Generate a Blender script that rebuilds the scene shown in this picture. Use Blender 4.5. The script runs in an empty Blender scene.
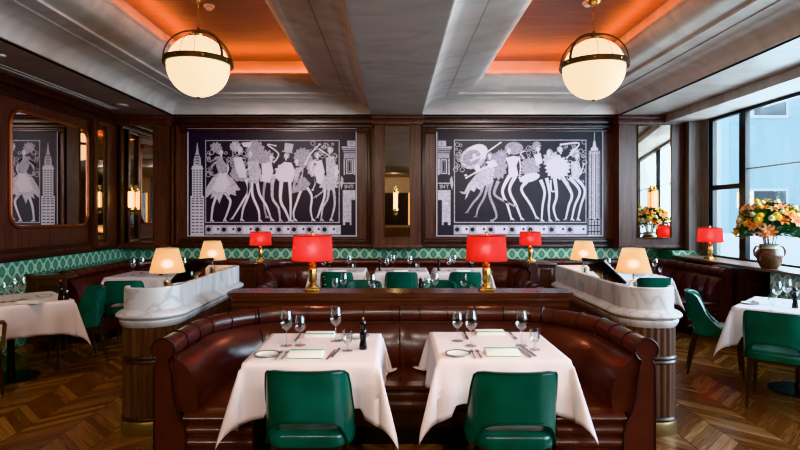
import bpy, bmesh, math, random
from math import sin, cos, pi, radians, hypot, atan2, sqrt
from mathutils import Vector, Matrix
random.seed(7)
S = bpy.context.scene
COL = S.collection

# ------------------------------------------------------------------ materials
def mat(name):
    m = bpy.data.materials.new(name); m.use_nodes = True
    nt = m.node_tree
    return m, nt, nt.nodes['Principled BSDF']
def N(nt, t, **kw):
    n = nt.nodes.new(t)
    for k, v in kw.items(): setattr(n, k, v)
    return n
def ramp(nt, stops):
    r = N(nt, 'ShaderNodeValToRGB'); e = r.color_ramp.elements
    while len(e) < len(stops): e.new(0.5)
    for i, (p, c) in enumerate(stops):
        e[i].position = p; e[i].color = (*c, 1)
    return r
def coords(nt, scale=(1,1,1), rot=(0,0,0)):
    t = N(nt, 'ShaderNodeNewGeometry'); mp = N(nt, 'ShaderNodeMapping')
    mp.inputs['Scale'].default_value = scale; mp.inputs['Rotation'].default_value = rot
    nt.links.new(t.outputs['Position'], mp.inputs['Vector'])
    return mp.outputs['Vector']
def bump(nt, b, src, strength=.2, dist=.01):
    n = N(nt, 'ShaderNodeBump'); n.inputs['Strength'].default_value = strength; n.inputs['Distance'].default_value = dist
    nt.links.new(src, n.inputs['Height']); nt.links.new(n.outputs['Normal'], b.inputs['Normal'])
def plain(name, col, rough=.5, metal=0, spec=.5, coat=0, noise=0, nscale=8, bmp=0):
    m, nt, b = mat(name)
    b.inputs['Base Color'].default_value = (*col, 1); b.inputs['Roughness'].default_value = rough
    b.inputs['Metallic'].default_value = metal; b.inputs['Specular IOR Level'].default_value = spec
    b.inputs['Coat Weight'].default_value = coat; b.inputs['Coat Roughness'].default_value = .15
    if noise or bmp:
        n = N(nt, 'ShaderNodeTexNoise'); n.inputs['Scale'].default_value = nscale; n.inputs['Detail'].default_value = 6
        nt.links.new(coords(nt), n.inputs['Vector'])
        if noise:
            r = ramp(nt, [(.3, tuple(c*(1-noise) for c in col)), (.7, tuple(min(1, c*(1+noise)) for c in col))])
            nt.links.new(n.outputs['Fac'], r.inputs[0]); nt.links.new(r.outputs[0], b.inputs['Base Color'])
        if bmp: bump(nt, b, n.outputs['Fac'], bmp)
    return m
def wood(name, dark, light, axis='z', rough=.4, scale=1.0, coat=.1):
    m, nt, b = mat(name)
    sc = {'z': (14, 14, .9), 'x': (.9, 14, 14), 'y': (14, .9, 14)}[axis]
    n = N(nt, 'ShaderNodeTexNoise'); n.inputs['Scale'].default_value = scale*2; n.inputs['Detail'].default_value = 8
    n.inputs['Distortion'].default_value = .6
    nt.links.new(coords(nt, sc), n.inputs['Vector'])
    r = ramp(nt, [(.3, dark), (.7, light)])
    nt.links.new(n.outputs['Fac'], r.inputs[0]); nt.links.new(r.outputs[0], b.inputs['Base Color'])
    b.inputs['Roughness'].default_value = rough; b.inputs['Coat Weight'].default_value = coat
    b.inputs['Coat Roughness'].default_value = .25
    bump(nt, b, n.outputs['Fac'], .15, .004)
    return m
def emis(name, col, st):
    m, nt, b = mat(name)
    b.inputs['Base Color'].default_value = (*col, 1)
    b.inputs['Emission Color'].default_value = (*col, 1); b.inputs['Emission Strength'].default_value = st
    return m
def thin_glass(name, tint=(1,1,1), refl=1.0, haze=0.0):
    m = bpy.data.materials.new(name); m.use_nodes = True; nt = m.node_tree; nt.nodes.clear()
    o = N(nt, 'ShaderNodeOutputMaterial'); t = N(nt, 'ShaderNodeBsdfTransparent'); g = N(nt, 'ShaderNodeBsdfGlossy')
    t.inputs[0].default_value = (*tint, 1); g.inputs['Roughness'].default_value = .02
    lw = N(nt, 'ShaderNodeLayerWeight'); lw.inputs[0].default_value = .35
    mu = N(nt, 'ShaderNodeMath', operation='MULTIPLY_ADD'); mu.inputs[1].default_value = .75*refl; mu.inputs[2].default_value = .05*refl
    nt.links.new(lw.outputs['Facing'], mu.inputs[0])
    mx = N(nt, 'ShaderNodeMixShader'); nt.links.new(mu.outputs[0], mx.inputs[0])
    nt.links.new(t.outputs[0], mx.inputs[1]); nt.links.new(g.outputs[0], mx.inputs[2])
    out = mx
    if haze:
        d = N(nt, 'ShaderNodeBsdfDiffuse'); d.inputs[0].default_value = (.9,.93,.95,1)
        m2 = N(nt, 'ShaderNodeMixShader'); m2.inputs[0].default_value = haze
        nt.links.new(mx.outputs[0], m2.inputs[1]); nt.links.new(d.outputs[0], m2.inputs[2]); out = m2
    nt.links.new(out.outputs[0], o.inputs[0])
    return m
def shade_mat(name, col, ecol, est):
    m = bpy.data.materials.new(name); m.use_nodes = True; nt = m.node_tree; nt.nodes.clear()
    o = N(nt, 'ShaderNodeOutputMaterial'); d = N(nt, 'ShaderNodeBsdfDiffuse'); t = N(nt, 'ShaderNodeBsdfTranslucent')
    d.inputs[0].default_value = (*col, 1); t.inputs[0].default_value = (*col, 1)
    mx = N(nt, 'ShaderNodeMixShader'); mx.inputs[0].default_value = .55
    nt.links.new(d.outputs[0], mx.inputs[1]); nt.links.new(t.outputs[0], mx.inputs[2])
    rf = N(nt, 'ShaderNodeBsdfRefraction'); rf.inputs['Color'].default_value = (*ecol, 1); rf.inputs['Roughness'].default_value = .62; rf.inputs['IOR'].default_value = 1.35
    m3 = N(nt, 'ShaderNodeMixShader'); m3.inputs[0].default_value = .34; nt.links.new(mx.outputs[0], m3.inputs[1]); nt.links.new(rf.outputs[0], m3.inputs[2]); mx = m3
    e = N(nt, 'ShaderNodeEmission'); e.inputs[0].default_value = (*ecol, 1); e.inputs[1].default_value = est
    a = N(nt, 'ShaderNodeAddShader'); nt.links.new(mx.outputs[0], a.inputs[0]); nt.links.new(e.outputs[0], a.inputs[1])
    nt.links.new(a.outputs[0], o.inputs[0])
    return m
def tile_mat(name, comp):
    m, nt, b = mat(name)
    g = N(nt, 'ShaderNodeNewGeometry'); s = N(nt, 'ShaderNodeSeparateXYZ'); nt.links.new(g.outputs['Position'], s.inputs[0])
    def M(op, a, bb=None):
        n = N(nt, 'ShaderNodeMath', operation=op)
        for i, v in enumerate((a, bb)):
            if v is None: continue
            if isinstance(v, (int, float)): n.inputs[i].default_value = v
            else: nt.links.new(v, n.inputs[i])
        return n.outputs[0]
    u = s.outputs[comp]
    cu = M('COSINE', M('MULTIPLY', u, pi/.0815)); v = M('MULTIPLY', M('SUBTRACT', s.outputs[2], .915), pi/.105)
    cv = M('COSINE', v)
    f = M('MULTIPLY', M('ABSOLUTE', M('ADD', cu, cv)), .5)
    r = ramp(nt, [(.27, (.38,.51,.40)), (.31, (.16,.30,.22)), (.36, (.06,.19,.125)), (.7, (.085,.245,.165)), (1, (.11,.29,.20))])
    nt.links.new(f, r.inputs[0]); nt.links.new(r.outputs[0], b.inputs['Base Color'])
    b.inputs['Roughness'].default_value = .22
    bump(nt, b, f, .15, .005)
    return m
def parquet():
    m, nt, b = mat('parquet')
    g = N(nt, 'ShaderNodeNewGeometry'); s = N(nt, 'ShaderNodeSeparateXYZ'); nt.links.new(g.outputs['Position'], s.inputs[0])
    def M(op, a, bb=None, c=None):
        n = N(nt, 'ShaderNodeMath', operation=op)
        for i, v in enumerate((a, bb, c)):
            if v is None: continue
            if isinstance(v, (int, float)): n.inputs[i].default_value = v
            else: nt.links.new(v, n.inputs[i])
        return n.outputs[0]
    x, y = s.outputs[0], s.outputs[1]
    W = .34
    strip = M('FLOOR', M('DIVIDE', x, W))
    fx = M('SUBTRACT', M('DIVIDE', x, W), strip)
    par = M('MODULO', M('ABSOLUTE', strip), 2.0)
    sgn = M('SUBTRACT', M('MULTIPLY', par, 2.0), 1.0)
    v = M('ADD', y, M('MULTIPLY', M('MULTIPLY', fx, W), sgn))
    v = M('ADD', v, M('MULTIPLY', M('SUBTRACT', 1.0, par), W))
    pv = M('DIVIDE', v, .085)
    pid = M('FLOOR', pv); fr = M('SUBTRACT', pv, pid)
    comb = N(nt, 'ShaderNodeCombineXYZ'); nt.links.new(strip, comb.inputs[0]); nt.links.new(pid, comb.inputs[1])
    wn = N(nt, 'ShaderNodeTexWhiteNoise', noise_dimensions='2D'); nt.links.new(comb.outputs[0], wn.inputs['Vector'])
    r = ramp(nt, [(0, (.075,.026,.011)), (.4, (.15,.062,.027)), (.72, (.27,.135,.065)), (1, (.46,.28,.155))])
    nz = N(nt, 'ShaderNodeTexNoise'); nz.inputs['Scale'].default_value = 3; nz.inputs['Detail'].default_value = 9
    gc = N(nt, 'ShaderNodeCombineXYZ'); nt.links.new(M('MULTIPLY', pv, 1.6), gc.inputs[0]); nt.links.new(M('MULTIPLY', x, 2.0), gc.inputs[1]); nt.links.new(strip, gc.inputs[2])
    nt.links.new(gc.outputs[0], nz.inputs['Vector'])
    mix = M('ADD', M('MULTIPLY', wn.outputs['Value'], .62), M('MULTIPLY', M('SUBTRACT', nz.outputs['Fac'], .4), 1.0))
    nt.links.new(mix, r.inputs[0])
    gap = M('MINIMUM', M('GREATER_THAN', fr, .045), M('MULTIPLY', M('GREATER_THAN', fx, .012), M('LESS_THAN', fx, .988)))
    mx = N(nt, 'ShaderNodeMix', data_type='RGBA'); mx.inputs[6].default_value = (.035,.014,.007,1)
    nt.links.new(gap, mx.inputs[0]); nt.links.new(r.outputs[0], mx.inputs[7])
    nt.links.new(mx.outputs[2], b.inputs['Base Color'])
    rr = M('ADD', M('MULTIPLY', nz.outputs['Fac'], .22), .12); nt.links.new(rr, b.inputs['Roughness'])
    bump(nt, b, gap, .2, .003)
    return m
def marble():
    m, nt, b = mat('marble')
    n = N(nt, 'ShaderNodeTexNoise'); n.inputs['Scale'].default_value = 1.7; n.inputs['Detail'].default_value = 14; n.inputs['Distortion'].default_value = .9
    nt.links.new(coords(nt, (1.3, 2.4, 1)), n.inputs['Vector'])
    r = ramp(nt, [(.30, (.66,.62,.61)), (.475, (.62,.585,.58)), (.50, (.47,.45,.46)), (.525, (.62,.585,.58)), (.66, (.70,.66,.65))])
    nt.links.new(n.outputs['Fac'], r.inputs[0]); nt.links.new(r.outputs[0], b.inputs['Base Color'])
    b.inputs['Roughness'].default_value = .25
    return m
def plaster(name, c):
    m, nt, b = mat(name)
    n = N(nt, 'ShaderNodeTexNoise'); n.inputs['Scale'].default_value = 1.6; n.inputs['Detail'].default_value = 8; n.inputs['Distortion'].default_value = 1
    nt.links.new(coords(nt, (1, 2.2, 1)), n.inputs['Vector'])
    r = ramp(nt, [(.3, tuple(q*.82 for q in c)), (.7, tuple(q*1.12 for q in c))])
    nt.links.new(n.outputs['Fac'], r.inputs[0]); nt.links.new(r.outputs[0], b.inputs['Base Color'])
    b.inputs['Roughness'].default_value = .45
    bump(nt, b, n.outputs['Fac'], .1, .01)
    return m
def leather(name, c, rough=.33, coat=.35):
    m, nt, b = mat(name)
    n = N(nt, 'ShaderNodeTexNoise'); n.inputs['Scale'].default_value = 5; n.inputs['Detail'].default_value = 5
    nt.links.new(coords(nt), n.inputs['Vector'])
    r = ramp(nt, [(.3, tuple(q*.65 for q in c)), (.7, tuple(q*1.3 for q in c))])
    nt.links.new(n.outputs['Fac'], r.inputs[0]); nt.links.new(r.outputs[0], b.inputs['Base Color'])
    b.inputs['Roughness'].default_value = rough; b.inputs['Coat Weight'].default_value = coat; b.inputs['Coat Roughness'].default_value = .2
    bump(nt, b, n.outputs['Fac'], .25, .01)
    return m
def copper_ceiling():
    m, nt, b = mat('copper_ceiling')
    n = N(nt, 'ShaderNodeTexNoise'); n.inputs['Scale'].default_value = 4; n.inputs['Detail'].default_value = 6
    nt.links.new(coords(nt, (.6, 6, 1)), n.inputs['Vector'])
    r = ramp(nt, [(.3, (.13,.070,.055)), (.7, (.20,.115,.095))])
    nt.links.new(n.outputs['Fac'], r.inputs[0]); nt.links.new(r.outputs[0], b.inputs['Base Color'])
    b.inputs['Roughness'].default_value = .35; b.inputs['Metallic'].default_value = .3
    return m

M = dict(
 wall_wood=wood('wall_wood', (.035,.016,.013), (.115,.050,.036), 'z', .38),
 wood_h=wood('wood_h', (.020,.008,.006), (.07,.028,.02), 'x', .3),
 wood_trim=wood('wood_trim', (.014,.006,.005), (.045,.020,.015), 'z', .35),
 ledge=wood('ledge', (.035,.012,.008), (.10,.035,.022), 'x', .22, coat=.5),
 flute=wood('flute', (.05,.025,.018), (.13,.07,.048), 'z', .45),
 legwood=wood('legwood', (.012,.006,.004), (.035,.017,.012), 'z', .3),
 armwood=wood('armwood', (.10,.035,.015), (.20,.08,.035), 'y', .3),
 sillwood=wood('sillwood', (.13,.085,.065), (.24,.17,.13), 'y', .35),
 grey_wood=wood('grey_wood', (.17,.16,.15), (.30,.28,.265), 'z', .5),
 floor=parquet(), marble=marble(),
 plaster=plaster('plaster', (.43,.385,.355)), plaster_l=plaster('plaster_light', (.60,.55,.51)),
 tile_x=tile_mat('tile_x', 0), tile_y=tile_mat('tile_y', 1),
 leather=leather('oxblood_leather', (.055,.018,.015)), green=leather('green_leather', (.002,.078,.050), .3, .3),
 piping=plain('piping', (.012,.008,.008), .4), greenpipe=plain('green_piping', (.002,.035,.022), .4),
 cloth=plain('table_linen', (.78,.70,.715), .85, bmp=.05, nscale=60), napkin=plain('napkin', (.86,.84,.82), .85),
 napgreen=plain('napkin_green', (.08,.40,.26), .8),
 brass=plain('brass', (.55,.35,.14), .25, 1, noise=.2), plinth=plain('plinth_bronze', (.25,.17,.09), .4, .8), darkbronze=plain('dark_bronze', (.09,.055,.03), .35, .8),
 steel=plain('steel', (.6,.58,.56), .18, 1), iron=plain('black_iron', (.02,.02,.022), .4, .6),
 copper=plain('copper_frame', (.30,.10,.055), .35, .8),
 mirror=plain('mirror', (.74,.68,.62), .015, 1), mirror_clear=plain('mirror_clear', (.80,.76,.74), .01, 1),
 china=plain('china', (.82,.82,.80), .15), chinarim=plain('china_rim', (.03,.08,.05), .3),
 black=plain('black_gloss', (.012,.011,.012), .15, coat=.5), screen=plain('screen', (.02,.022,.025), .08, coat=1),
 white=plain('white_plastic', (.75,.72,.70), .4),
 glass=thin_glass('tableware_glass', (.98,.99,.99), .9, 0), pane=thin_glass('window_pane', (.94,.97,.98), .6),
 globe=emis('globe_glass', (1,.78,.52), 1.9), tube=emis('sconce_tube', (1,.66,.32), 7),
 led=emis('orange_led', (1,.26,.07), 34),
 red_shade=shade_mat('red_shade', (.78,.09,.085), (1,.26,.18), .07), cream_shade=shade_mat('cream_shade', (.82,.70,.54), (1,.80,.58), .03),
 copperceil=copper_ceiling(), frame=plain('window_frame', (.012,.016,.02), .35),
 mur_black=plain('mural_black', (.012,.010,.020), .5), mur_white=plain('mural_white', (.62,.58,.66), .6),
 mur_mid=plain('mural_grey', (.36,.33,.40), .6, noise=.5, nscale=60), mur_pale=plain('mural_pale', (.48,.45,.52), .6, noise=.3, nscale=40),
 jug=plain('jug_brown', (.10,.045,.027), .2, noise=.5, nscale=9, coat=.6), jugpale=plain('jug_glaze', (.45,.42,.36), .2, coat=.5),
 leaf=plain('leaf', (.03,.10,.025), .5, noise=.5, nscale=20), leaf2=plain('leaf_blue', (.06,.15,.10), .5),
 f_yel=plain('petal_yellow', (.85,.62,.08), .6), f_or=plain('petal_orange', (.85,.25,.05), .6), f_pe=plain('petal_peach', (.85,.45,.25), .6), f_cr=plain('petal_cream', (.85,.78,.5), .6),
 stone_blue=plain('facade_blue', (.42,.56,.62), .8, noise=.1, nscale=2), stone_grey=plain('facade_grey', (.20,.25,.28), .8, noise=.35, nscale=1.5),
 stone_white=plain('facade_white', (.85,.88,.9), .8), street=plain('street', (.5,.52,.54), .8, noise=.1),
 extglass=plain('ext_glass', (.10,.14,.17), .1), tree=plain('tree_green', (.08,.2,.05), .8, noise=.5, nscale=6), rearglow=emis('rear_glow', (1,.55,.22), 1.6),
 tan=plain('tan_panel', (.42,.27,.17), .5, noise=.15), candle=plain('pepper_knob', (.45,.2,.07), .4),
)

# ------------------------------------------------------------------ mesh builder
class MB:
    def __init__(s): s.bm = bmesh.new(); s.mats = []
    def mi(s, m):
        if m is None: m = 0
        if isinstance(m, int): return m
        if m not in s.mats: s.mats.append(m)
        return s.mats.index(m)
    def face(s, vs, mi=0):
        try:
            f = s.bm.faces.new(vs); f.material_index = mi; return f
        except ValueError: return None
    def box(s, x0, x1, y0, y1, z0, z1, m=0, bev=0, M4=None):
        mi = s.mi(m)
        vs = [s.bm.verts.new((x, y, z)) for z in (z0, z1) for (x, y) in ((x0,y0),(x1,y0),(x1,y1),(x0,y1))]
        fs = []
        for q in ((0,3,2,1),(4,5,6,7),(0,1,5,4),(1,2,6,5),(2,3,7,6),(3,0,4,7)): fs.append(s.face([vs[i] for i in q], mi))
        if bev:
            es = list({e for f in fs for e in f.edges})
            r = bmesh.ops.bevel(s.bm, geom=es, offset=bev, segments=2, profile=.6, affect='EDGES')
            for f in r['faces']: f.material_index = mi
            vs = [v for v in r['verts']] + [v for v in vs if v.is_valid]
            vs = list(set(vs))
        if M4 is not None:
            allv = set()
            for v in vs:
                if v.is_valid:
                    allv.add(v)
                    for f in v.link_faces: allv.update(f.verts)
            bmesh.ops.transform(s.bm, matrix=M4, verts=list(allv))
        return s
    def lathe(s, prof, c=(0,0,0), n=24, m=0, sx=1, sy=1):
        mi = s.mi(m); rings = []
        for r, z in prof:
            if r < 1e-5: rings.append([s.bm.verts.new((c[0], c[1], c[2]+z))])
            else: rings.append([s.bm.verts.new((c[0]+r*sx*cos(2*pi*i/n), c[1]+r*sy*sin(2*pi*i/n), c[2]+z)) for i in range(n)])
        for a, b in zip(rings, rings[1:]):
            for i in range(n):
                j = (i+1) % n
                if len(a) == 1 and len(b) == 1: continue
                if len(a) == 1: s.face([a[0], b[i], b[j]], mi)
                elif len(b) == 1: s.face([a[i], b[0], a[j]], mi)
                else: s.face([a[i], a[j], b[j], b[i]], mi)
        return s
    def tube(s, pts, r, n=8, m=0, closed=False, caps=True):
        mi = s.mi(m); pts = [Vector(p) for p in pts]; k = len(pts); rings = []
        rr = r if isinstance(r, (list, tuple)) else [r]*k
        up = None
        for i, p in enumerate(pts):
            if closed: t = pts[(i+1) % k]-pts[i-1]
            else: t = pts[min(i+1, k-1)]-pts[max(i-1, 0)]
            t.normalize()
            if up is None:
                up = Vector((0,0,1)) if abs(t.z) < .9 else Vector((1,0,0))
            a = t.cross(up).normalized(); b = a.cross(t).normalized(); up = b
            rings.append([s.bm.verts.new(p+(a*cos(2*pi*j/n)+b*sin(2*pi*j/n))*rr[i]) for j in range(n)])
        prs = list(zip(rings, rings[1:])) + ([(rings[-1], rings[0])] if closed else [])
        for a, b in prs:
            for j in range(n): s.face([a[j], a[(j+1) % n], b[(j+1) % n], b[j]], mi)
        if caps and not closed:
            s.face(rings[0][::-1], mi); s.face(rings[-1], mi)
        return s
    def sweep(s, path, prof, m=0, closed=False, caps=True):
        """path: (x,y,nx,ny,s); prof: function of arc length -> closed list of (d,z)"""
        mi = s.mi(m); rings = []
        for (x, y, nx, ny, q) in path:
            pr = prof(q) if callable(prof) else prof
            rings.append([s.bm.verts.new((x+nx*d, y+ny*d, z)) for d, z in pr])
        prs = list(zip(rings, rings[1:])) + ([(rings[-1], rings[0])] if closed else [])
        k = len(rings[0])
        for a, b in prs:
            for j in range(k): s.face([a[j], a[(j+1) % k], b[(j+1) % k], b[j]], mi)
        if caps and not closed:
            s.face(rings[0], mi); s.face(rings[-1][::-1], mi)
        return s
    def prism(s, poly, z0, z1, m=0, fn=None):
        mi = s.mi(m); fn = fn or (lambda x, y, z: (x, y, z))
        a = [s.bm.verts.new(fn(x, y, z0)) for x, y in poly]; b = [s.bm.verts.new(fn(x, y, z1)) for x, y in poly]
        k = len(poly)
        s.face(a[::-1], mi); s.face(b, mi)
        for i in range(k): s.face([a[i], a[(i+1) % k], b[(i+1) % k], b[i]], mi)
        return s
    def ball(s, c, r, m=0, seg=10, rings=6, sc=(1,1,1)):
        prof = [(r*sin(pi*i/rings), -r*cos(pi*i/rings)*sc[2]) for i in range(rings+1)]
        prof[0] = (0, prof[0][1]); prof[-1] = (0, prof[-1][1])
        return s.lathe(prof, c, seg, m, sc[0], sc[1])
    def quad(s, pts, m=0):
        s.face([s.bm.verts.new(p) for p in pts], s.mi(m)); return s
    def build(s, name, m, parent=None, loc=None, smooth=40, recalc=True, **tags):
        if recalc: bmesh.ops.recalc_face_normals(s.bm, faces=s.bm.faces[:])
        me = bpy.data.meshes.new(name); s.bm.to_mesh(me); s.bm.free()
        if s.mats:
            for q in s.mats: me.materials.append(q)
        else: me.materials.append(m)
        if smooth:
            me.shade_smooth()
            me.set_sharp_from_angle(angle=radians(smooth))
        o = bpy.data.objects.new(name, me); COL.objects.link(o)
        if parent: o.parent = parent
        if loc: o.location = loc
        for k, v in tags.items(): o[k] = v
        return o

def thing(name, label, cat, loc=(0,0,0), rz=0, group=None):
    o = bpy.data.objects.new(name, None); COL.objects.link(o)
    o.location = loc; o.rotation_euler = (0, 0, rz); o.empty_display_size = .1
    o['label'] = label; o['category'] = cat
    if group: o['group'] = group
    return o
def dup(root, loc, rz, label, group=None):
    r = root.copy(); COL.objects.link(r); r.location = loc; r.rotation_euler = (0, 0, rz); r['label'] = label
    if group: r['group'] = group
    for ch in list(root.children):
        c = ch.copy(); COL.objects.link(c); c.parent = r
        for g in list(ch.children):
            d = g.copy(); COL.objects.link(d); d.parent = c
    return r
class Kind:
    """first placement moves the prototype, later ones copy it"""
    def __init__(s, root): s.root = root; s.used = False
    def at(s, loc, rz, label, group=None):
        if not s.used:
            s.used = True; s.root.location = loc; s.root.rotation_euler = (0, 0, rz); s.root['label'] = label
            if group: s.root['group'] = group
            return s.root
        return dup(s.root, loc, rz, label, group)
def struct(mb, name, m, **k): return mb.build(name, m, kind='structure', **k)

def rpath(pts, r, step=.05, closed=False):
    """rounded polyline; normal on the right of travel"""
    P = [Vector((p[0], p[1])) for p in pts]; out = []
    n = len(P); raw = []
    rng = range(n) if closed else range(1, n-1)
    corners = {}
    for i in rng:
        a, b, c = P[i-1], P[i], P[(i+1) % n]
        u = (a-b).normalized(); w = (c-b).normalized()
        ang = u.angle(w); rad = r[i] if isinstance(r, (list, tuple)) else r
        t = rad/math.tan(ang/2)
        p1 = b+u*t; p2 = b+w*t
        bis = (u+w).normalized(); cen = b+bis*(rad/sin(ang/2))
        a1 = atan2(p1.y-cen.y, p1.x-cen.x); a2 = atan2(p2.y-cen.y, p2.x-cen.x)
        da = (a2-a1+pi) % (2*pi)-pi
        k = max(4, int(abs(da)*rad/step))
        corners[i] = [cen+Vector((cos(a1+da*j/k), sin(a1+da*j/k)))*rad for j in range(k+1)]
    seq = []
    for i in range(n):
        seq += corners.get(i, [P[i]])
    if closed: seq.append(seq[0].copy())
    dense = [seq[0]]
    for a, b in zip(seq, seq[1:]):
        L = (b-a).length; k = max(1, int(round(L/step)))
        if L < 1e-6: continue
        for j in range(1, k+1): dense.append(a+(b-a)*(j/k))
    if closed: dense.pop()
    res = []; s = 0; k = len(dense)
    for i, p in enumerate(dense):
        if closed: t = dense[(i+1) % k]-dense[i-1]
        else: t = dense[min(i+1, k-1)]-dense[max(i-1, 0)]
        t.normalize()
        if i: s += (p-dense[i-1]).length
        res.append((p.x, p.y, t.y, -t.x, s))
    return res

# ------------------------------------------------------------------ camera
F = 542.0; H = 1.58
cam = bpy.data.cameras.new('camera'); cam.sensor_width = 36; cam.lens = F/800*36
cam.shift_x = 6/800; cam.shift_y = -11/800; cam.clip_start = .05
co = bpy.data.objects.new('camera', cam); COL.objects.link(co); co.location = (0, 0, H); co.rotation_euler = (pi/2, 0, 0)
S.camera = co

# ------------------------------------------------------------------ room shell
XL, XR, YB, YF, ZC = -4.5, 4.88, 9.0, -6.0, 3.17
YP = 8.76   # pilaster fronts
struct(MB().box(XL-.2, XR+.2, YF-.2, YB+.2, -.12, 0), 'floor', M['floor'], smooth=0)
w = MB().box(XL-.15, XR+.15, YB, YB+.15, 0, ZC+.9)
struct(w, 'wall_back', M['wall_wood'], smooth=0)
struct(MB().box(XL-.15, XL, YF, YB, 0, ZC+.9), 'wall_left', M['wall_wood'], smooth=0)
w = MB().box(XL, XR, YF-.15, YF, 0, ZC+.9)
struct(w, 'wall_front', M['tan'], smooth=0)
# right wall: below sill, above window head, near part
w = MB()
w.box(XR, XR+.2, YF, YB, 0, .88).box(XR, XR+.2, YF, YB, 3.06, ZC+.9).box(XR, XR+.2, 8.42, YB, .88, 3.06).box(XR, XR+.2, YF, -1.5, .88, 3.06)
struct(w, 'wall_right', M['grey_wood'], smooth=0)
# tiled dado
struct(MB().box(XL, XR, YB-.02, YB-.001, 0, 1.02), 'wall_back_dado', M['tile_x'], smooth=0)
struct(MB().box(XL+.001, XL+.02, 2.5, YB-.02, 0, 1.02), 'wall_left_dado', M['tile_y'], smooth=0)
for nm, b in (('trim_1', (XL, XR, YB-.06, YB-.001, 1.02, 1.075)), ('trim_2', (XL+.001, XL+.06, 2.5, YB-.06, 1.02, 1.075))):
    struct(MB().box(*b, bev=.008), nm, M['wood_trim'])

# ceiling: flat part with two coffers (left and right)
cofs = [(-3.60, -.36), (.44, 3.65)]; CY0, CY1 = 1.6, 8.80
c = MB()
ys = [YF, CY0, CY1, YB]; xs = [XL, cofs[0][0], cofs[0][1], cofs[1][0], cofs[1][1], XR]
for (a, b) in ((YF, CY0), (CY1, YB)): c.box(XL, XR, a, b, ZC, ZC+.05)
for (a, b) in ((xs[0], xs[1]), (xs[2], xs[3]), (xs[4], xs[5])): c.box(a, b, CY0, CY1, ZC, ZC+.05)
struct(c, 'ceiling', M['plaster'], smooth=0)
def rect_ring(x0, x1, y0, y1, ins): return [(x0+ins, y0+ins), (x1-ins, y0+ins), (x1-ins, y1-ins), (x0+ins, y1-ins)]
for ci, (x0, x1) in enumerate(cofs):
    prof = [(0, ZC), (0, ZC+.02), (.02, ZC+.025)]
    for i in range(9):
        a = pi/2*i/8
        prof.append((.02+.33*(1-cos(a)), ZC+.025+.20*sin(a)))
    prof += [(.36, ZC+.225), (.36, ZC+.245), (.375, ZC+.245), (.375, ZC+.235), (.54, ZC+.24), (.54, ZC+.265), (.56, ZC+.27)]
    for i in range(9):
        a = pi/2*i/8
        prof.append((.56+.29*sin(a), ZC+.27+.165*(1-cos(a))))
    prof += [(.86, ZC+.44), (.86, ZC+.48), (.72, ZC+.48)]
    m = MB(); rings = []
    for d, z in prof: rings.append([m.bm.verts.new((x, y, z)) for x, y in rect_ring(x0, x1, CY0, CY1, d)])
    for a, b in zip(rings, rings[1:]):
        for i in range(4): m.face([a[i], a[(i+1) % 4], b[(i+1) % 4], b[i]])
    struct(m, 'ceiling_coffer' if ci == 0 else 'ceiling_coffer.001', M['plaster_l'], smooth=30)
    # thin reveal line
    m = MB(); p = rect_ring(x0, x1, CY0, CY1, .365)
    for i in range(4): m.tube([(*p[i], ZC+.236), (*p[(i+1) % 4], ZC+.236)], .006, 6)
    struct(m, 'trim_3' if ci == 0 else 'trim_4', M['plaster'])
    # tray walls and copper ceiling
    m = MB(); a = rect_ring(x0, x1, CY0, CY1, .72); zt = 3.86
    va = [m.bm.verts.new((x, y, ZC+.47)) for x, y in a]; vb = [m.bm.verts.new((x, y, zt)) for x, y in a]
    c0, c1 = m.mi(M['plaster_l']), m.mi(M['copperceil'])
    for i in range(4): m.face([va[i], va[(i+1) % 4], vb[(i+1) % 4], vb[i]], c0)
    m.face(vb, c1)
    struct(m, 'ceiling_tray' if ci == 0 else 'ceiling_tray.001', None, smooth=0)
    m = MB(); a = rect_ring(x0, x1, CY0, CY1, .77)
    for i in range(4):
        m.tube([(*a[i], ZC+.490), (*a[(i+1) % 4], ZC+.490)], .008, 6)
    m.build('light_strip', M['led'], label='orange light strip glowing inside the %s ceiling tray' % ('left' if ci == 0 else 'right'), category='light strip', group='light strips hidden in the ceiling trays')
# soffit over the windows
struct(MB().box(4.36, XR, YF, YB, 3.05, ZC-.001), 'ceiling_soffit', M['plaster_l'], smooth=0)
# ceiling slot diffuser on left + round vent
m = MB().box(-4.30, -4.24, 4.5, 8.2, ZC-.012, ZC-.001).box(-4.20, -4.17, 4.5, 8.2, ZC-.008, ZC-.001)
m.build('air_diffuser', M['plaster_l'], label='long slim air slot in the ceiling above the left wall', category='air vent')
t = thing('ceiling_speaker', 'round white ceiling speaker above the left corner', 'speaker', (-3.98, 7.9, ZC))
MB().lathe([(0, -.016), (.075, -.016), (.078, -.001), (0, -.001)]).build('grille', M['plaster_l'], t)
MB().lathe([(.078, -.02), (.10, -.012), (.102, -.001), (.078, -.001)]).build('rim', M['plaster'], t)
t = thing('ceiling_speaker', 'small round ceiling fitting above the leather booth side of left wall', 'speaker', (-3.93, 5.42, ZC))
MB().lathe([(0, -.016), (.04, -.016), (.045, -.001), (0, -.001)]).build('grille', M['white'], t)

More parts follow.
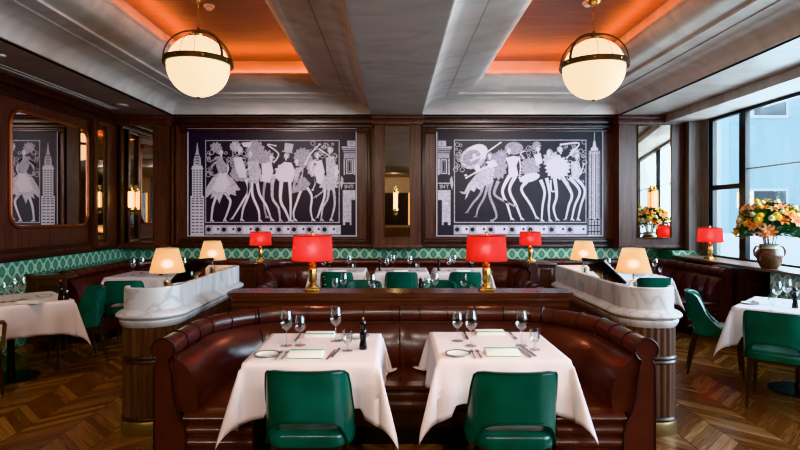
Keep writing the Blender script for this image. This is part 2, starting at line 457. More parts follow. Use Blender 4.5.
# crown + base boards + wall panel frames on back wall
def pxX(px, Y): return (px-394)*Y/F
def pyZ(py, Y): return H-(py-214)*Y/F
cr = MB().box(XL, XR-.001, YB-.10, YB-.001, ZC-.10, ZC-.001, bev=.015).box(XL, XR-.001, YB-.06, YB-.001, ZC-.16, ZC-.10, bev=.01)
struct(cr, 'trim_5', M['wood_trim'])
cr = MB().box(XL+.001, XL+.10, 2.5, YB-.1, ZC-.10, ZC-.001, bev=.015).box(XL+.001, XL+.05, 2.5, YB-.1, ZC-.18, ZC-.10, bev=.01)
struct(cr, 'trim_6', M['wood_trim'])
k = 7
def hollow(mb, x0, x1, z0, z1, w, y0, y1, bev=.006):
    mb.box(x0, x0+w, y0, y1, z0, z1, bev=bev).box(x1-w, x1, y0, y1, z0, z1, bev=bev)
    mb.box(x0+w, x1-w, y0, y1, z0, z0+w, bev=bev).box(x0+w, x1-w, y0, y1, z1-w, z1, bev=bev)
def hollow_y(mb, xa, xb, y0, y1, z0, z1, w, bev=.006):
    mb.box(xa, xb, y0, y0+w, z0, z1, bev=bev).box(xa, xb, y1-w, y1, z0, z1, bev=bev)
    mb.box(xa, xb, y0+w, y1-w, z0, z0+w, bev=bev).box(xa, xb, y0+w, y1-w, z1-w, z1, bev=bev)
for (a, b) in ((172, 371), (421, 619)):
    m = MB(); hollow(m, pxX(a, YB), pxX(b, YB), 1.10, 2.99, .05, YB-.045, YB-.001)
    hollow(m, pxX(a, YB)+.05, pxX(b, YB)-.05, 1.15, 2.94, .025, YB-.028, YB-.001)
    struct(m, 'trim_%d' % k, M['wood_trim']); k += 1

# pilasters with mirrors on the back wall
mirrors = [(113, 166, 121, 154, 'left corner pilaster'), (374.5, 421, 384, 410.5, 'middle pilaster between the two murals'), (619, 684, 637, 669.5, 'right pilaster beside the window')]
for i, (a, b, ma, mb_, desc) in enumerate(mirrors):
    x0, x1 = max(pxX(a, YP), XL+.07), pxX(b, YP); mx0, mx1 = pxX(ma, YP), pxX(mb_, YP)
    z0, z1 = 1.08, ZC-.001
    if i != 1: pass
    m = MB(); m.box(x0, x1, YP+.03, YB-.001, 1.02, z1-.14)
    # face with an opening for the mirror
    mz0, mz1 = pyZ(243.5 if i == 0 else 238, YP), pyZ(125 if i else 124, YP)
    m.box(x0, mx0, YP, YP+.03, 1.02, z1-.14).box(mx1, x1, YP, YP+.03, 1.02, z1-.14)
    m.box(mx0, mx1, YP, YP+.03, 1.02, mz0).box(mx0, mx1, YP, YP+.03, mz1, z1-.14)
    m.box(x0-.03, x1+.03, YP-.05, YB-.001, z1-.15, z1-.06, bev=.012).box(x0-.05, x1+.05, YP-.08, YB-.001, z1-.06, z1, bev=.012)
    m.box(x0-.02, x1+.02, YP-.03, YB-.001, 1.02, 1.08, bev=.01)
    if i == 0:
        for q in (.035, .11): m.box(x1+q, x1+q+.03, YB-.12, YB-.001, 1.08, z1-.16, bev=.008)
    struct(m, 'trim_%d' % k, M['wall_wood'], smooth=30); k += 1
    t = thing('wall_mirror', 'tall narrow mirror with a wall light on the %s' % desc, 'mirror', ((mx0+mx1)/2, YP, mz0), group='tall mirrors on the back wall pilasters')
    hw = (mx1-mx0)/2; hh = mz1-mz0
    if i == 2: t.rotation_euler = (0, 0, radians(-8)); t.location.y -= .04
    m = MB(); hollow(m, -hw, hw, 0, hh, .014, -.012, .01 if i != 2 else .08, .003); m.build('frame', M['darkbronze'], t)
    m = MB(); m.box(-hw+.012, hw-.012, .012, .022, .012, hh-.012); m.build('mirror_glass', M['mirror'], t, smooth=0)
# narrow grey post by window, plus dark jamb
struct(MB().box(pxX(689, 8.6), XR-.001, 8.60, YB-.001, 1.0, 3.05), 'trim_%d' % k, M['grey_wood'], smooth=0); k += 1
struct(MB().box(pxX(684, 8.76)+.005, pxX(689, 8.6)-.001, 8.70, YB-.001, 1.02, 3.05), 'trim_%d' % k, M['wood_trim'], smooth=0); k += 1
struct(MB().box(4.36+.05, XR-.001, 8.58, YB-.022, 0, 1.0), 'wall_right_return', M['tile_x'], smooth=0)

# sconces
def make_sconce():
    t = thing('wall_sconce', '', 'wall light')
    MB().lathe([(0,-.10),(.012,-.10),(.03,-.075),(.045,-.06),(.045,-.045),(.052,-.04),(.052,-.02),(0,-.02)], (0,-.09,0), 16).build('cup', M['brass'], t)
    MB().lathe([(.036,-.02),(.038,.0),(.038,.22),(.036,.24),(0,.24)], (0,-.09,0), 16).build('glass_tube', M['tube'], t)
    MB().lathe([(.05,.225),(.05,.25),(.03,.262),(.03,.29),(.012,.30),(.008,.34),(0,.345)], (0,-.09,0), 16).build('cap', M['brass'], t)
    m = MB()
    for a in range(4):
        x, y = .048*cos(a*pi/2+pi/4), .048*sin(a*pi/2+pi/4); m.box(x-.004, x+.004, y-.094, y-.086, -.03, .235)
    m.build('cage', M['brass'], t)
    MB().box(-.03, .03, -.012, .0, -.12, .34, bev=.004).tube([(0,-.01,-.05),(0,-.06,-.075),(0,-.09,-.075)], .009).build('backplate', M['brass'], t)
    MB().lathe([(0,-.15),(.008,-.145),(.016,-.13),(.008,-.115),(.010,-.10),(0,-.10)], (0,-.09,0), 12).build('finial', M['brass'], t)
    return t
sc = Kind(make_sconce())
zs = pyZ(206, YP)
sc.at((pxX(133.5, YP), YP+.008, zs), 0, 'brass wall sconce with lit glass tube on the left corner mirror', 'brass sconces on the mirrors')
sc.at((pxX(395.5, YP), YP+.008, zs-.02), 0, 'brass wall sconce with lit glass tube on the middle mirror', 'brass sconces on the mirrors')
sc.at((pxX(651, YP), YP-.03, zs), 0, 'brass wall sconce with lit glass tube on the right mirror', 'brass sconces on the mirrors')

# left wall mirror with rounded corners
def rrect(u0, u1, v0, v1, r, n=8):
    out = []
    for (cu, cv, a0) in ((u1-r, v1-r, 0), (u0+r, v1-r, pi/2), (u0+r, v0+r, pi), (u1-r, v0+r, 3*pi/2)):
        for i in range(n+1):
            a = a0+pi/2*i/n; out.append((cu+r*cos(a), cv+r*sin(a)))
    return out
t = thing('wall_mirror', 'large rounded mirror with a thin copper frame on the left wall', 'mirror', (XL, 7.14, 1.42))
yy0, yy1 = -.80, .80
outl = rrect(yy0, yy1, 0, 1.40, .17)
m = MB(); m.prism(outl, .004, .012, fn=lambda u, v, z: (z, u, v)); m.build('mirror_glass', M['mirror_clear'], t, smooth=0)
m = MB(); m.tube([(.015, u, v) for u, v in outl], .020, 8, closed=True); m.build('frame', M['copper'], t)
# raised panel frames on the left wall, narrow mirror near the corner
m = MB(); hollow_y(m, XL+.001, XL+.035, 6.1, 8.03, 1.12, 3.0, .05); struct(m, 'trim_%d' % k, M['wood_trim']); k += 1
m = MB(); hollow_y(m, XL+.001, XL+.035, 3.2, 6.0, 1.12, 3.0, .05); struct(m, 'trim_%d' % k, M['wood_trim']); k += 1
m = MB(); hollow_y(m, XL+.001, XL+.06, 8.06, 8.48, 1.08, 3.0, .07); struct(m, 'trim_%d' % k, M['wall_wood']); k += 1
t = thing('wall_mirror', 'slim vertical mirror strip on the left wall next to the corner', 'mirror', (XL, 8.27, 1.2))
MB().box(.008, .02, -.12, .12, 0, 1.66).build('mirror_glass', M['mirror'], t, smooth=0)
m = MB(); m.box(.002,.03,-.14,-.118,-.02,1.68).box(.002,.03,.118,.14,-.02,1.68).box(.002,.03,-.118,.118,-.02,0).box(.002,.03,-.118,.118,1.66,1.68); m.build('frame', M['darkbronze'], t)

# ------------------------------------------------------------------ murals
class Art:
    """flat inlay drawing: points in mural units, y down"""
    def __init__(s, ox): s.m = MB(); s.ox = ox; s.k = 9.0/F; s.layer = 0
    def P(s, x, y, l): return ((x-s.ox)*s.k, -.004-.0009*l, (236-y)*s.k)
    def poly(s, pts, m, l=1):
        mi = s.m.mi(m); vs = [s.m.bm.verts.new(s.P(x, y, l)) for x, y in pts]; s.m.face(vs, mi)
    def rect(s, x0, y0, x1, y1, m, l=1): s.poly([(x0, y0), (x1, y0), (x1, y1), (x0, y1)], m, l)
    def ell(s, cx, cy, rx, ry, m, l=1, rot=0, n=20):
        s.poly([(cx+rx*cos(a)*cos(rot)-ry*sin(a)*sin(rot), cy+rx*cos(a)*sin(rot)+ry*sin(a)*cos(rot)) for a in [2*pi*i/n for i in range(n)]], m, l)
    def limb(s, pts, ws, m, l=2):
        # smooth (Catmull) strip
        P = [Vector(p) for p in pts]; out = []; wo = []
        for i in range(len(P)-1):
            p0, p1, p2, p3 = P[max(i-1, 0)], P[i], P[i+1], P[min(i+2, len(P)-1)]
            for j in range(6):
                t = j/6
                out.append(.5*((2*p1)+(p2-p0)*t+(2*p0-5*p1+4*p2-p3)*t*t+(3*p1-p0-3*p2+p3)*t**3)); wo.append(ws[i]*(1-t)+ws[i+1]*t)
        out.append(P[-1]); wo.append(ws[-1])
        mi = s.m.mi(m); L = []; R = []
        for i, p in enumerate(out):
            t = (out[min(i+1, len(out)-1)]-out[max(i-1, 0)]).normalized(); n = Vector((-t.y, t.x))
            L.append(s.m.bm.verts.new(s.P(*(p+n*wo[i]/2), l))); R.append(s.m.bm.verts.new(s.P(*(p-n*wo[i]/2), l)))
        for i in range(len(out)-1): s.m.face([L[i], L[i+1], R[i+1], R[i]], mi)
    def ring(s, cx, cy, r, w, m, l=1, n=14):
        mi = s.m.mi(m); a = [s.m.bm.verts.new(s.P(cx+r*cos(2*pi*i/n), cy+r*sin(2*pi*i/n), l)) for i in range(n)]
        b = [s.m.bm.verts.new(s.P(cx+(r-w)*cos(2*pi*i/n), cy+(r-w)*sin(2*pi*i/n), l)) for i in range(n)]
        for i in range(n): s.m.face([a[i], a[(i+1) % n], b[(i+1) % n], b[i]], mi)
    def frame(s, x0, y0, x1, y1, w, m, l=1):
        s.rect(x0, y0, x1, y0+w, m, l); s.rect(x0, y1-w, x1, y1, m, l); s.rect(x0, y0+w, x0+w, y1-w, m, l); s.rect(x1-w, y0+w, x1, y1-w, m, l)
    def ruffle(s, cx, cy, r, m, l, spikes=12, depth=.25, sx=1, sy=1):
        pts = []
        for i in range(spikes*4):
            a = 2*pi*i/(spikes*4); rr = r*(1+depth*(1 if i % 4 == 0 else (-.6 if i % 4 == 2 else .3)))
            pts.append((cx+rr*sx*cos(a), cy+rr*sy*sin(a)))
        s.poly(pts, m, l)
    def leg(s, pts, w=3.2, m=None, l=2, shoe=1):
        m = m or W_
        n = len(pts); ws = [w*(1-.62*i/(n-1)) for i in range(n)]; ws[1] *= .85
        s.limb(pts, ws, m, l)
        x, y = pts[-1]
        s.poly([(x-.8, y-1.5), (x+.8, y-1.5), (x+shoe*3.0+.3, y+1.1), (x+shoe*1.2, y+1.1), (x, y+.1), (x-shoe*.7, y+1.3), (x-shoe*1.2, y+1.2)], m, l+.3)
    def arm(s, pts, w=2.0, m=None, l=4):
        m = m or W_
        s.limb(pts, [w]+[w*.75]*(len(pts)-2)+[w*.5], m, l); s.ell(*pts[-1], 1.3, .9, m, l+.1, n=8)
    def head(s, x, y, l=5, hair=None, face=1):
        s.ell(x-face*.9, y-.8, 2.9, 3.1, hair or G_, l); s.ell(x, y, 1.9, 2.5, W_, l+.2)
        s.poly([(x+face*1.5, y-.4), (x+face*2.5, y+.6), (x+face*1.3, y+.8)], W_, l+.3)
        s.rect(x-.8, y+2, x+.8, y+4, W_, l+.1)
        s.ell(x+face*.7, y-.3, .35, .3, B_, l+.5, n=6); s.ell(x+face*.7, y+1.2, .5, .22, B_, l+.5, n=6)
W_, G_, B_, L_ = M['mur_white'], M['mur_mid'], M['mur_black'], M['mur_pale']
def scrolls(a, x0, x1, y0, y1, n, seed):
    rd = random.Random(seed)
    for _ in range(n): a.ring(rd.uniform(x0, x1), rd.uniform(y0, y1), rd.uniform(1.2, 2.6), .55, L_, 1)
def bottom_band(a, x0, x1):
    a.rect(x0, 225, x1, 234.3, L_, 1); x = x0; i = 0; rd = random.Random(int(x0))
    while x < x1-5:
        if i % 2 == 0:
            a.frame(x+.3, 225.8, x+6.6, 233.2, .8, G_, 2); a.ell(x+3.4, 229.5, 2.3, 2.3, B_, 2.5, n=12); x += 7.2
        else:
            wv = rd.choice((8, 11, 14)); a.rect(x+.5, 226.4, min(x+wv-.5, x1-.5), 233, W_, 2); a.ell(x+wv*.7, 229, 1.2, 1.2, B_, 2.5, n=10); x += wv
        i += 1
def deco_tower(a, x0, x1, top, grid=True):
    c = (x0+x1)/2
    a.poly([(c-.3, top-8), (c+.3, top-8), (c+1.3, top+1), (c+3.4, top+8), (c+3.9, top+15), (c-3.9, top+15), (c-3.4, top+8), (c-1.3, top+1)], L_, 1)
    for q in range(4): a.rect(c-2.2+q*.1, top+4+q*2.8, c+2.2-q*.1, top+5+q*2.8, B_, 2)
    a.rect(c-5.2, top+15, c+5.2, top+45, W_, 1); a.rect(c-6, top+17, c+6, top+18.2, W_, 1.5); a.rect(x0, top+45, x1, 235.4, W_, 1)
    y = top+19
    while y < 234:
        wd = 4.6 if y < top+45 else 6.2
        nn = 3
        for q in range(nn):
            u0 = c-wd+q*(2*wd/nn)+.5; a.rect(u0, y, u0+2*wd/nn-1.1, y+1.0, B_, 2)
        y += 2.35 if y < top+50 else 3.2
def slab_tower(a, x0, x1, top):
    c = (x0+x1)/2
    a.rect(c-.35, top-15, c+.35, top-6, W_, 1); a.poly([(c-.9, top-7), (c+.9, top-7), (c+1.8, top-1), (c+2.6, top), (c-2.6, top), (c-1.8, top-1)], W_, 1)
    a.rect(c-3.6, top, c+3.6, top+4, W_, 1); a.rect(c-5.6, top+3, c+5.6, top+70, L_, 1); a.rect(x0, top+70, x1, 235.4, L_, 1)
    for q, u in enumerate((-4.7, -3.0, -1.1, 1.0, 2.9, 4.6)): a.rect(c+u-.3, top+6, c+u+.35, top+70, B_ if q % 2 else G_, 2)
    a.rect(c-.6, top+3, c+.6, top+72, W_, 2.4)
    for q in range(6): a.rect(x0+.4, top+71+q*3, x1-.4, top+72+q*3, G_ if q % 2 else B_, 2)
    for q in range(5): a.rect(x0+.3+q*3, top+70, x0+1.1+q*3, 235, B_, 2.2)
def pillar(a, x0, x1, side):
    # classical building corner; side=+1: art box lies to the left
    f = (lambda u: x0+u) if side > 0 else (lambda u: x1-u)
    R = lambda u0, y0, u1, y1, m, l=1: a.rect(min(f(u0), f(u1)), y0, max(f(u0), f(u1)), y1, m, l)
    R(6, 141, 13.8, 146.4, L_); R(8.5, 142, 11.5, 145.2, G_, 2)
    R(.3, 146.8, 14, 148.6, L_); R(1.2, 149.2, 14, 150.4, G_); R(2, 151.4, 14, 152.6, G_); R(2.6, 153.4, 14, 158.6, G_)
    R(2.4, 159, 3.6, 175, L_); R(12.2, 159, 14, 175, L_)
    a.frame(min(f(5), f(11.4)), 159.6, max(f(5), f(11.4)), 174, .9, W_, 2)
    a.frame(min(f(6.8), f(9.8)), 161.6, max(f(6.8), f(9.8)), 172, .5, G_, 2)
    a.poly([(f(0), 176), (f(2), 179), (f(2), 183), (f(0), 190), (f(-1.2), 184)], L_)
    R(1.2, 182.8, 14, 184, L_); R(1.5, 190.2, 14, 222 if side > 0 else 200, L_); R(1.5, 190.2, 10, 222, L_, 1.2); R(1.5, 222, 4, 225, L_, 1.2); R(8.5, 222, 10, 225, L_, 1.2)
    R(10, 200, 14.4, 235, B_, 1.5)
    for q in range(5): R(1.6, 196+q*5, 10, 196.4+q*5, G_, 2)
    R(5.5, 192, 5.8, 222, G_, 2)
def sign_text(parent, txt, x, y, ox, w):
    cu = bpy.data.curves.new('lettering', 'FONT'); cu.body = txt; cu.size = 5.0*9/F; cu.align_x = 'CENTER'; cu.align_y = 'CENTER'; cu.space_character = .85
    cu.materials.append(W_); cu.extrude = .0004
    o = bpy.data.objects.new('sign_lettering', cu); COL.objects.link(o); o.parent = parent
    bpy.context.view_layer.update(); me = bpy.data.meshes.new_from_object(o.evaluated_get(bpy.context.evaluated_depsgraph_get()))
    bpy.data.objects.remove(o); o = bpy.data.objects.new('sign_lettering', me); COL.objects.link(o); o.parent = parent
    o.location = ((x-ox)*9/F, -.0085, (236-y)*9/F); o.rotation_euler = (pi/2, 0, 0)

def mural_base(x0, x1, label):
    ox = (x0+x1)/2
    t = thing('mural', label, 'mural', (pxX(ox, 9.0), YB-.03, pyZ(236, 9.0)), group='black and white dancer murals')
    hw = (x1-x0)/2*9/F; hh = 107*9/F
    MB().box(-hw, hw, 0, .028, 0, hh).build('canvas', M['mur_black'], t, smooth=0)
    m = MB(); hollow(m, -hw-.006, hw+.006, -.006, hh+.006, .016, -.008, .02, .003); m.build('frame', M['mur_white'], t)
    return t, Art(ox)
# left mural
t, a = mural_base(188.5, 356.5, 'black mural of white dancers with a spired tower at its left edge')
a.frame(206, 140.4, 339.8, 222.8, .8, L_, 1)
deco_tower(a, 191.3, 204.8, 151)
bottom_band(a, 206, 341)
pillar(a, 341.5, 356, 1)
scrolls(a, 208, 214, 146, 175, 16, 1); scrolls(a, 226, 246, 143, 165, 22, 2); scrolls(a, 303, 337, 143, 158, 22, 3); scrolls(a, 232, 246, 166, 182, 8, 4); scrolls(a, 331, 338, 160, 185, 8, 5)
# A
a.poly([(222,170),(228,174),(235,181),(241,190),(236,191),(237,196),(231,194),(229,198),(224,194),(220,204),(217,196),(211,199),(213,193),(206.8,198),(207,188),(213,178)], L_, 3)
a.poly([(222,171),(227,175),(230,183),(226,192),(218,192),(212,190),(217,180)], W_, 3.4)
a.poly([(216,157),(222,156),(227,160),(228,170),(224,174),(219,172),(216,164),(210,172),(209,168)], G_, 4)
a.arm([(224,158),(229,168),(226,176)], 2.2); a.leg([(219,188),(217,196),(213.5,207),(212,220.5)], 4); a.leg([(224,188),(228,196),(231,203),(225,220.5)], 4)
a.head(222, 153, face=1); a.ruffle(217, 148, 5, G_, 3, 9); a.arm([(217,160),(211,166),(212,175),(219,174)], 1.6, G_)
# B
a.ruffle(240, 174, 8, G_, 2.2, 10, .12, 1.1, .9); a.poly([(234,158),(242,157),(246,168),(247,178),(240,178),(236,168)], W_, 4); a.head(240, 151, face=-1, hair=L_); a.ruffle(236, 147, 5, L_, 3.5)
a.arm([(235,159),(240,175),(250,168)], 2.2, l=5); a.leg([(246,177),(249,190),(243,202),(233,218.5)], 3.6, shoe=-1); a.leg([(250,178),(249,195),(244,208),(242,220)], 3.4)
a.poly([(242,143),(253,142),(250,148),(244,147)], W_, 4)
# C
a.ruffle(256, 153, 9, G_, 3.2, 13, .14, 1, 1.3); a.poly([(248,162),(258,160),(262,172),(258,184),(250,182)], L_, 3.8); a.head(251, 154, l=5, face=-1)
a.leg([(252,178),(253,195),(259,210),(260,220.5)], 3.8); a.leg([(257,178),(260,194),(267,206),(272,220)], 3.6)
# D
a.ruffle(267, 158, 7, G_, 3, 11); a.poly([(262,164),(272,162),(274,172),(270,182),(263,181)], W_, 4.2); a.head(272, 158, l=5.5, face=1)
a.arm([(274,163),(279,154),(268,145),(276,146)], 1.8); a.ruffle(268, 178, 7, L_, 3.9, 10, .15, 1.2, .7)
a.leg([(266,180),(264,195),(265,208),(267,217)], 3, G_, 1.8); a.leg([(273,180),(273,198),(279,208),(280.5,220.5)], 3.8, L_)
# E with top hat
a.poly([(285.5,143),(294,144.5),(292.5,152),(293,153.5),(282.5,152),(282.8,150.8),(284.5,151)], L_, 5); a.head(286.5, 156.5, l=4.8, face=-1)
a.poly([(279,166),(285,162),(292,163),(296,172),(293,182),(280,182),(275,176)], W_, 4); a.ruffle(283, 172, 7, L_, 3.8, 9, .2)
a.leg([(282,180),(281,200),(286,211),(290,220.5)], 4.2, shoe=-1); a.leg([(290,180),(291,200),(291,212),(291,220.5)], 3.6)
# F
a.ruffle(303, 158, 8.5, G_, 3, 14, .12, 1, 1.1); a.head(297, 162, l=5, face=-1); a.poly([(296,168),(304,167),(303,178),(298,184),(294,182)], L_, 4)
a.arm([(305,165),(311,154),(320,144.5)], 2.0); a.poly([(294,181),(305,177),(311,184),(306,190),(292,193.5)], G_, 4.1)
a.leg([(303,186),(298,200),(294,212),(295,220)], 3.2); a.leg([(306,186),(312,196),(311,210),(313,220)], 3.2); a.arm([(302,172),(297,184)], 1.6)
# G
a.ruffle(314, 168, 7, L_, 3.4, 10, .15, .9, 1.2); a.head(318, 156, l=5, face=1); a.poly([(314,162),(322,160),(325,172),(322,184),(315,182)], W_, 4)
a.arm([(316,164),(311,168),(316,180),(313,190)], 1.8); a.arm([(319,149),(325,153),(332,158)], 1.8); a.leg([(324,182),(325,195),(321,208),(318,217)], 3.6, shoe=-1); a.leg([(322,184),(324,190),(316,197)], 2.6, L_, shoe=-1)
# H
a.head(330, 151, l=5, face=-1, hair=L_); a.poly([(326,158),(334,156),(336,166),(333,178),(327,178)], L_, 4); a.ruffle(329, 183, 8.5, L_, 3.6, 12, .2, 1.1, .9)
a.ruffle(335, 172, 4.5, W_, 3, 8, .2, .8, 1.8); a.leg([(329,184),(328,198),(323,208),(321.5,220)], 3.2, L_); a.leg([(333,184),(335,200),(334,210),(331,220)], 3.2, L_)
a.m.build('drawing', None, t, smooth=0, recalc=False)
sign_text(t, 'SNTI', 349, 186.9, a.ox, 10)
# right mural
t, a = mural_base(436.5, 602, 'black mural of white dancers with a tall flat-sided tower at its right edge')
a.frame(453.8, 140, 585.6, 222.8, .8, L_, 1)
slab_tower(a, 586.9, 600.4, 148)
bottom_band(a, 453.5, 586)
pillar(a, 437, 451.8, -1)
scrolls(a, 455, 462, 143, 170, 18, 11); scrolls(a, 479, 486, 160, 168, 6, 12); scrolls(a, 519, 530, 150, 182, 16, 13); scrolls(a, 527, 536, 146, 156, 8, 14); scrolls(a, 564, 584, 142, 184, 26, 15)
a.ell(473, 157.5, 14, 11, L_, 2, rot=-.55); a.ell(476, 153.5, 12, 8.5, W_, 2.2, rot=-.45); a.ell(471.5, 158, 9.5, 7.5, G_, 2.5, rot=-.5); a.head(474, 156, l=3, face=1)
a.ruffle(477, 168, 3.5, W_, 3, 7, .1, .8, 1)
a.arm([(470,161),(481,156),(490,150),(500,143)], 2.4, l=6); a.head(489, 156.5, l=4.5, face=-1)
a.poly([(485,162),(494,160),(498,166),(490,168)], W_, 4); a.arm([(496,164),(484,168),(466,178)], 2.6, l=5); a.ell(465.5,175.5,1.6,1.1,W_,5)
a.poly([(494,168),(486,166),(476,174),(468,184),(464,192),(459,191.5),(462,194),(466,194),(464.5,200),(467,197),(470,190),(474,192),(476,188),(480,190),(484,186),(492,184)], L_, 3.5)
a.leg([(484,182),(480,194),(472,204),(467,212)], 3.4, G_, shoe=-1); a.leg([(488,182),(484,197),(478,208),(476,216)], 3.2, G_, shoe=-1)
a.ruffle(498, 166, 8, G_, 3, 12, .15, 1, 1.6); a.leg([(492,180),(489,194),(494,208),(496,217),(491,221)], 3.6, G_); a.leg([(498,181),(494,194),(504,201),(514,206)], 3.8, G_)
a.ell(513.5, 148.5, 9.2, 6.3, G_, 3.8); a.ruffle(501, 156, 5.5, G_, 3.6); a.head(508.5, 151, l=5, face=1)
a.poly([(505,158),(513,156),(519,157),(516,166),(518,176),(508,178),(508,166)], W_, 4.2); a.arm([(518,157),(520,166),(519,178)], 1.9)
a.leg([(509,176),(502,191),(507,205),(511,219)], 4.2, shoe=1); a.leg([(515,176),(509,190),(516,206),(521,219)], 4.2, shoe=1)
a.arm([(524,151),(520,154),(523,158)], 1.6); a.ruffle(530, 167, 9, G_, 3, 14, .12); a.head(537.5, 149.5, l=5, face=1); a.ruffle(536, 146, 4, G_, 4)
a.poly([(533,155),(540,153),(542,163),(536,166)], W_, 4.5); a.ell(529, 178, 10.5, 4.2, W_, 4.4, rot=-.25)
a.leg([(526,182),(521,190),(530,205),(536,218)], 4, shoe=1); a.leg([(540,180),(544,192),(542,206),(541,220.5)], 3.8); a.leg([(546,178),(549,194),(548,208),(549,220.5)], 3.6)
a.ruffle(551, 160, 8, L_, 4, 12, .2); a.ruffle(557, 168, 11, W_, 4.3, 18, .14, 1.05, 1); a.head(548, 153, l=5.2, face=-1); a.head(560, 150.5, l=5.5, face=1, hair=L_)
a.arm([(559,145),(578,143.5),(572,152),(566,158)], 2.0, l=6); a.head(576.5, 156.5, l=5.2, face=1); a.ruffle(574, 153, 4.5, L_, 4)
a.poly([(570,162),(578,161),(581,172),(577,180),(571,178)], L_, 4); a.arm([(574,164),(579,175),(583,164)], 1.8, l=6)
a.leg([(554,178),(556,196),(553,208),(556,219.5)], 4, shoe=1); a.leg([(562,178),(571,194),(568,206),(565,219)], 4, shoe=-1); a.leg([(569,178),(579,191),(574,206),(571,219.5)], 3.8, shoe=1); a.leg([(575,178),(584,190),(580,206),(577,219.5)], 3.6, shoe=1)
a.limb([(550,180),(551,191),(557,190.5)], [1.8,1.6,1.4], W_, 4)
a.m.build('drawing', None, t, smooth=0, recalc=False)
sign_text(t, 'SN T', 444, 186.9, a.ox, 10)

# ------------------------------------------------------------------ windows on the right
WZ0, WZ1 = .96, 3.05
def window(n, y0, y1, transom):
    m = MB(); x0, x1 = XR-.005, XR+.07; w = .055
    hollow_y(m, x0, x1, y0, y1, WZ0-.06, WZ1+.01, w, .006)
    if transom: m.box(x0, x1, y0+w, y1-w, transom-.035, transom+.035)
    if transom:
        m.box(x0+.01, x1, y0+w, y0+w+.04, WZ0, WZ1-w).box(x0+.01, x1, y1-w-.04, y1-w, WZ0, WZ1-w)
    o = m.build('window_%d' % n, M['frame'], kind='structure')
    g = MB(); g.box(XR+.03, XR+.036, y0+w, y1-w, WZ0-.02, WZ1-.03); g.build('pane', M['pane'], o, smooth=0)
    if not transom:
        g = MB().box(XR+.038, XR+.05, y0+w, y1-w, 2.20, 2.22); g.build('glazing_bar', M['white'], o)
    return o
window(1, 7.58, 8.40, 1.98); window(2, 5.0, 7.58, 0); window(3, 2.2, 4.95, 0); window(4, -1.5, 2.15, 0)
# sill
struct(MB().box(4.40, XR-.006, -1.5, 8.57, .895, .93, bev=.008), 'trim_%d' % k, M['sillwood']); k += 1
struct(MB().box(4.44, 4.46, -1.5, 6.4, 0, .893), 'wall_right_dado', M['tile_y'], smooth=0)

# exterior
struct(MB().box(XR+.3, 70, -30, 90, -.6, -.5), 'ground', M['street'], smooth=0)
struct(MB().box(9.0, 9.2, 5, 30, -.5, 1.05, bev=.03), 'wall_street', M['stone_white'])
def building(name, label, x0, x1, y0, y1, h, wallm, face, rows, cols, ww, hw):
    t = thing(name, label, 'building', ((x0+x1)/2, (y0+y1)/2, -.5))
    lx0, lx1, ly0, ly1 = x0-(x0+x1)/2, x1-(x0+x1)/2, y0-(y0+y1)/2, y1-(y0+y1)/2
    MB().box(lx0, lx1, ly0, ly1, 0, h).box(lx0-.2, lx1+.2, ly0-.2, ly1+.2, h-.4, h).build('wall', wallm, t, smooth=0)
    for r in range(rows):
        for c_ in range(cols):
            z = 1.0+r*(h-1.5)/rows
            if face == 'x':
                u = ly0+(c_+.5)*(ly1-ly0)/cols; m = MB(); m.box(lx0-.06, lx0+.01, u-ww/2-.08, u+ww/2+.08, z-.08, z+hw+.08)
                f = m.build('window', M['stone_white'], t, smooth=0); MB().box(lx0-.08, lx0-.05, u-ww/2, u+ww/2, z, z+hw).build('pane', M['extglass'], f, smooth=0)
            else:
                u = lx0+(c_+.5)*(lx1-lx0)/cols; m = MB(); m.box(u-ww/2-.08, u+ww/2+.08, ly0-.06, ly0+.01, z-.08, z+hw+.08)
                f = m.build('window', M['stone_white'], t, smooth=0); MB().box(u-ww/2, u+ww/2, ly0-.08, ly0-.05, z, z+hw).build('pane', M['extglass'], f, smooth=0)
building('building', 'pale blue stone building across the street behind the window mullion', 10.5, 18, 17.0, 30, 14, M['stone_blue'], 'y', 3, 3, 1.0, 1.8)
building('building', 'dark grey building seen through the large window pane', 14, 24, 9.5, 16.5, 12, M['stone_grey'], 'x', 3, 3, 1.1, 1.7)
for i, (x, y, r) in enumerate([(12.0, 12.2, .9), (12.4, 14.5, .7)]):
    t = thing('street_tree', ['green street tree behind the flower bouquet outside', 'smaller green street tree near the pale blue building outside'][i], 'tree', (x, y, -.5))
    m = MB(); rd = random.Random(i)
    for _ in range(26):
        m.ball((rd.gauss(0, r*.45), rd.gauss(0, r*.45), 1.6+rd.random()*1.5), r*.3, seg=7, rings=5)
    m.build('crown', M['tree'], t); MB().tube([(0,0,0),(0,0,1.6)], [.09,.06], 8).build('trunk', M['stone_grey'], t)

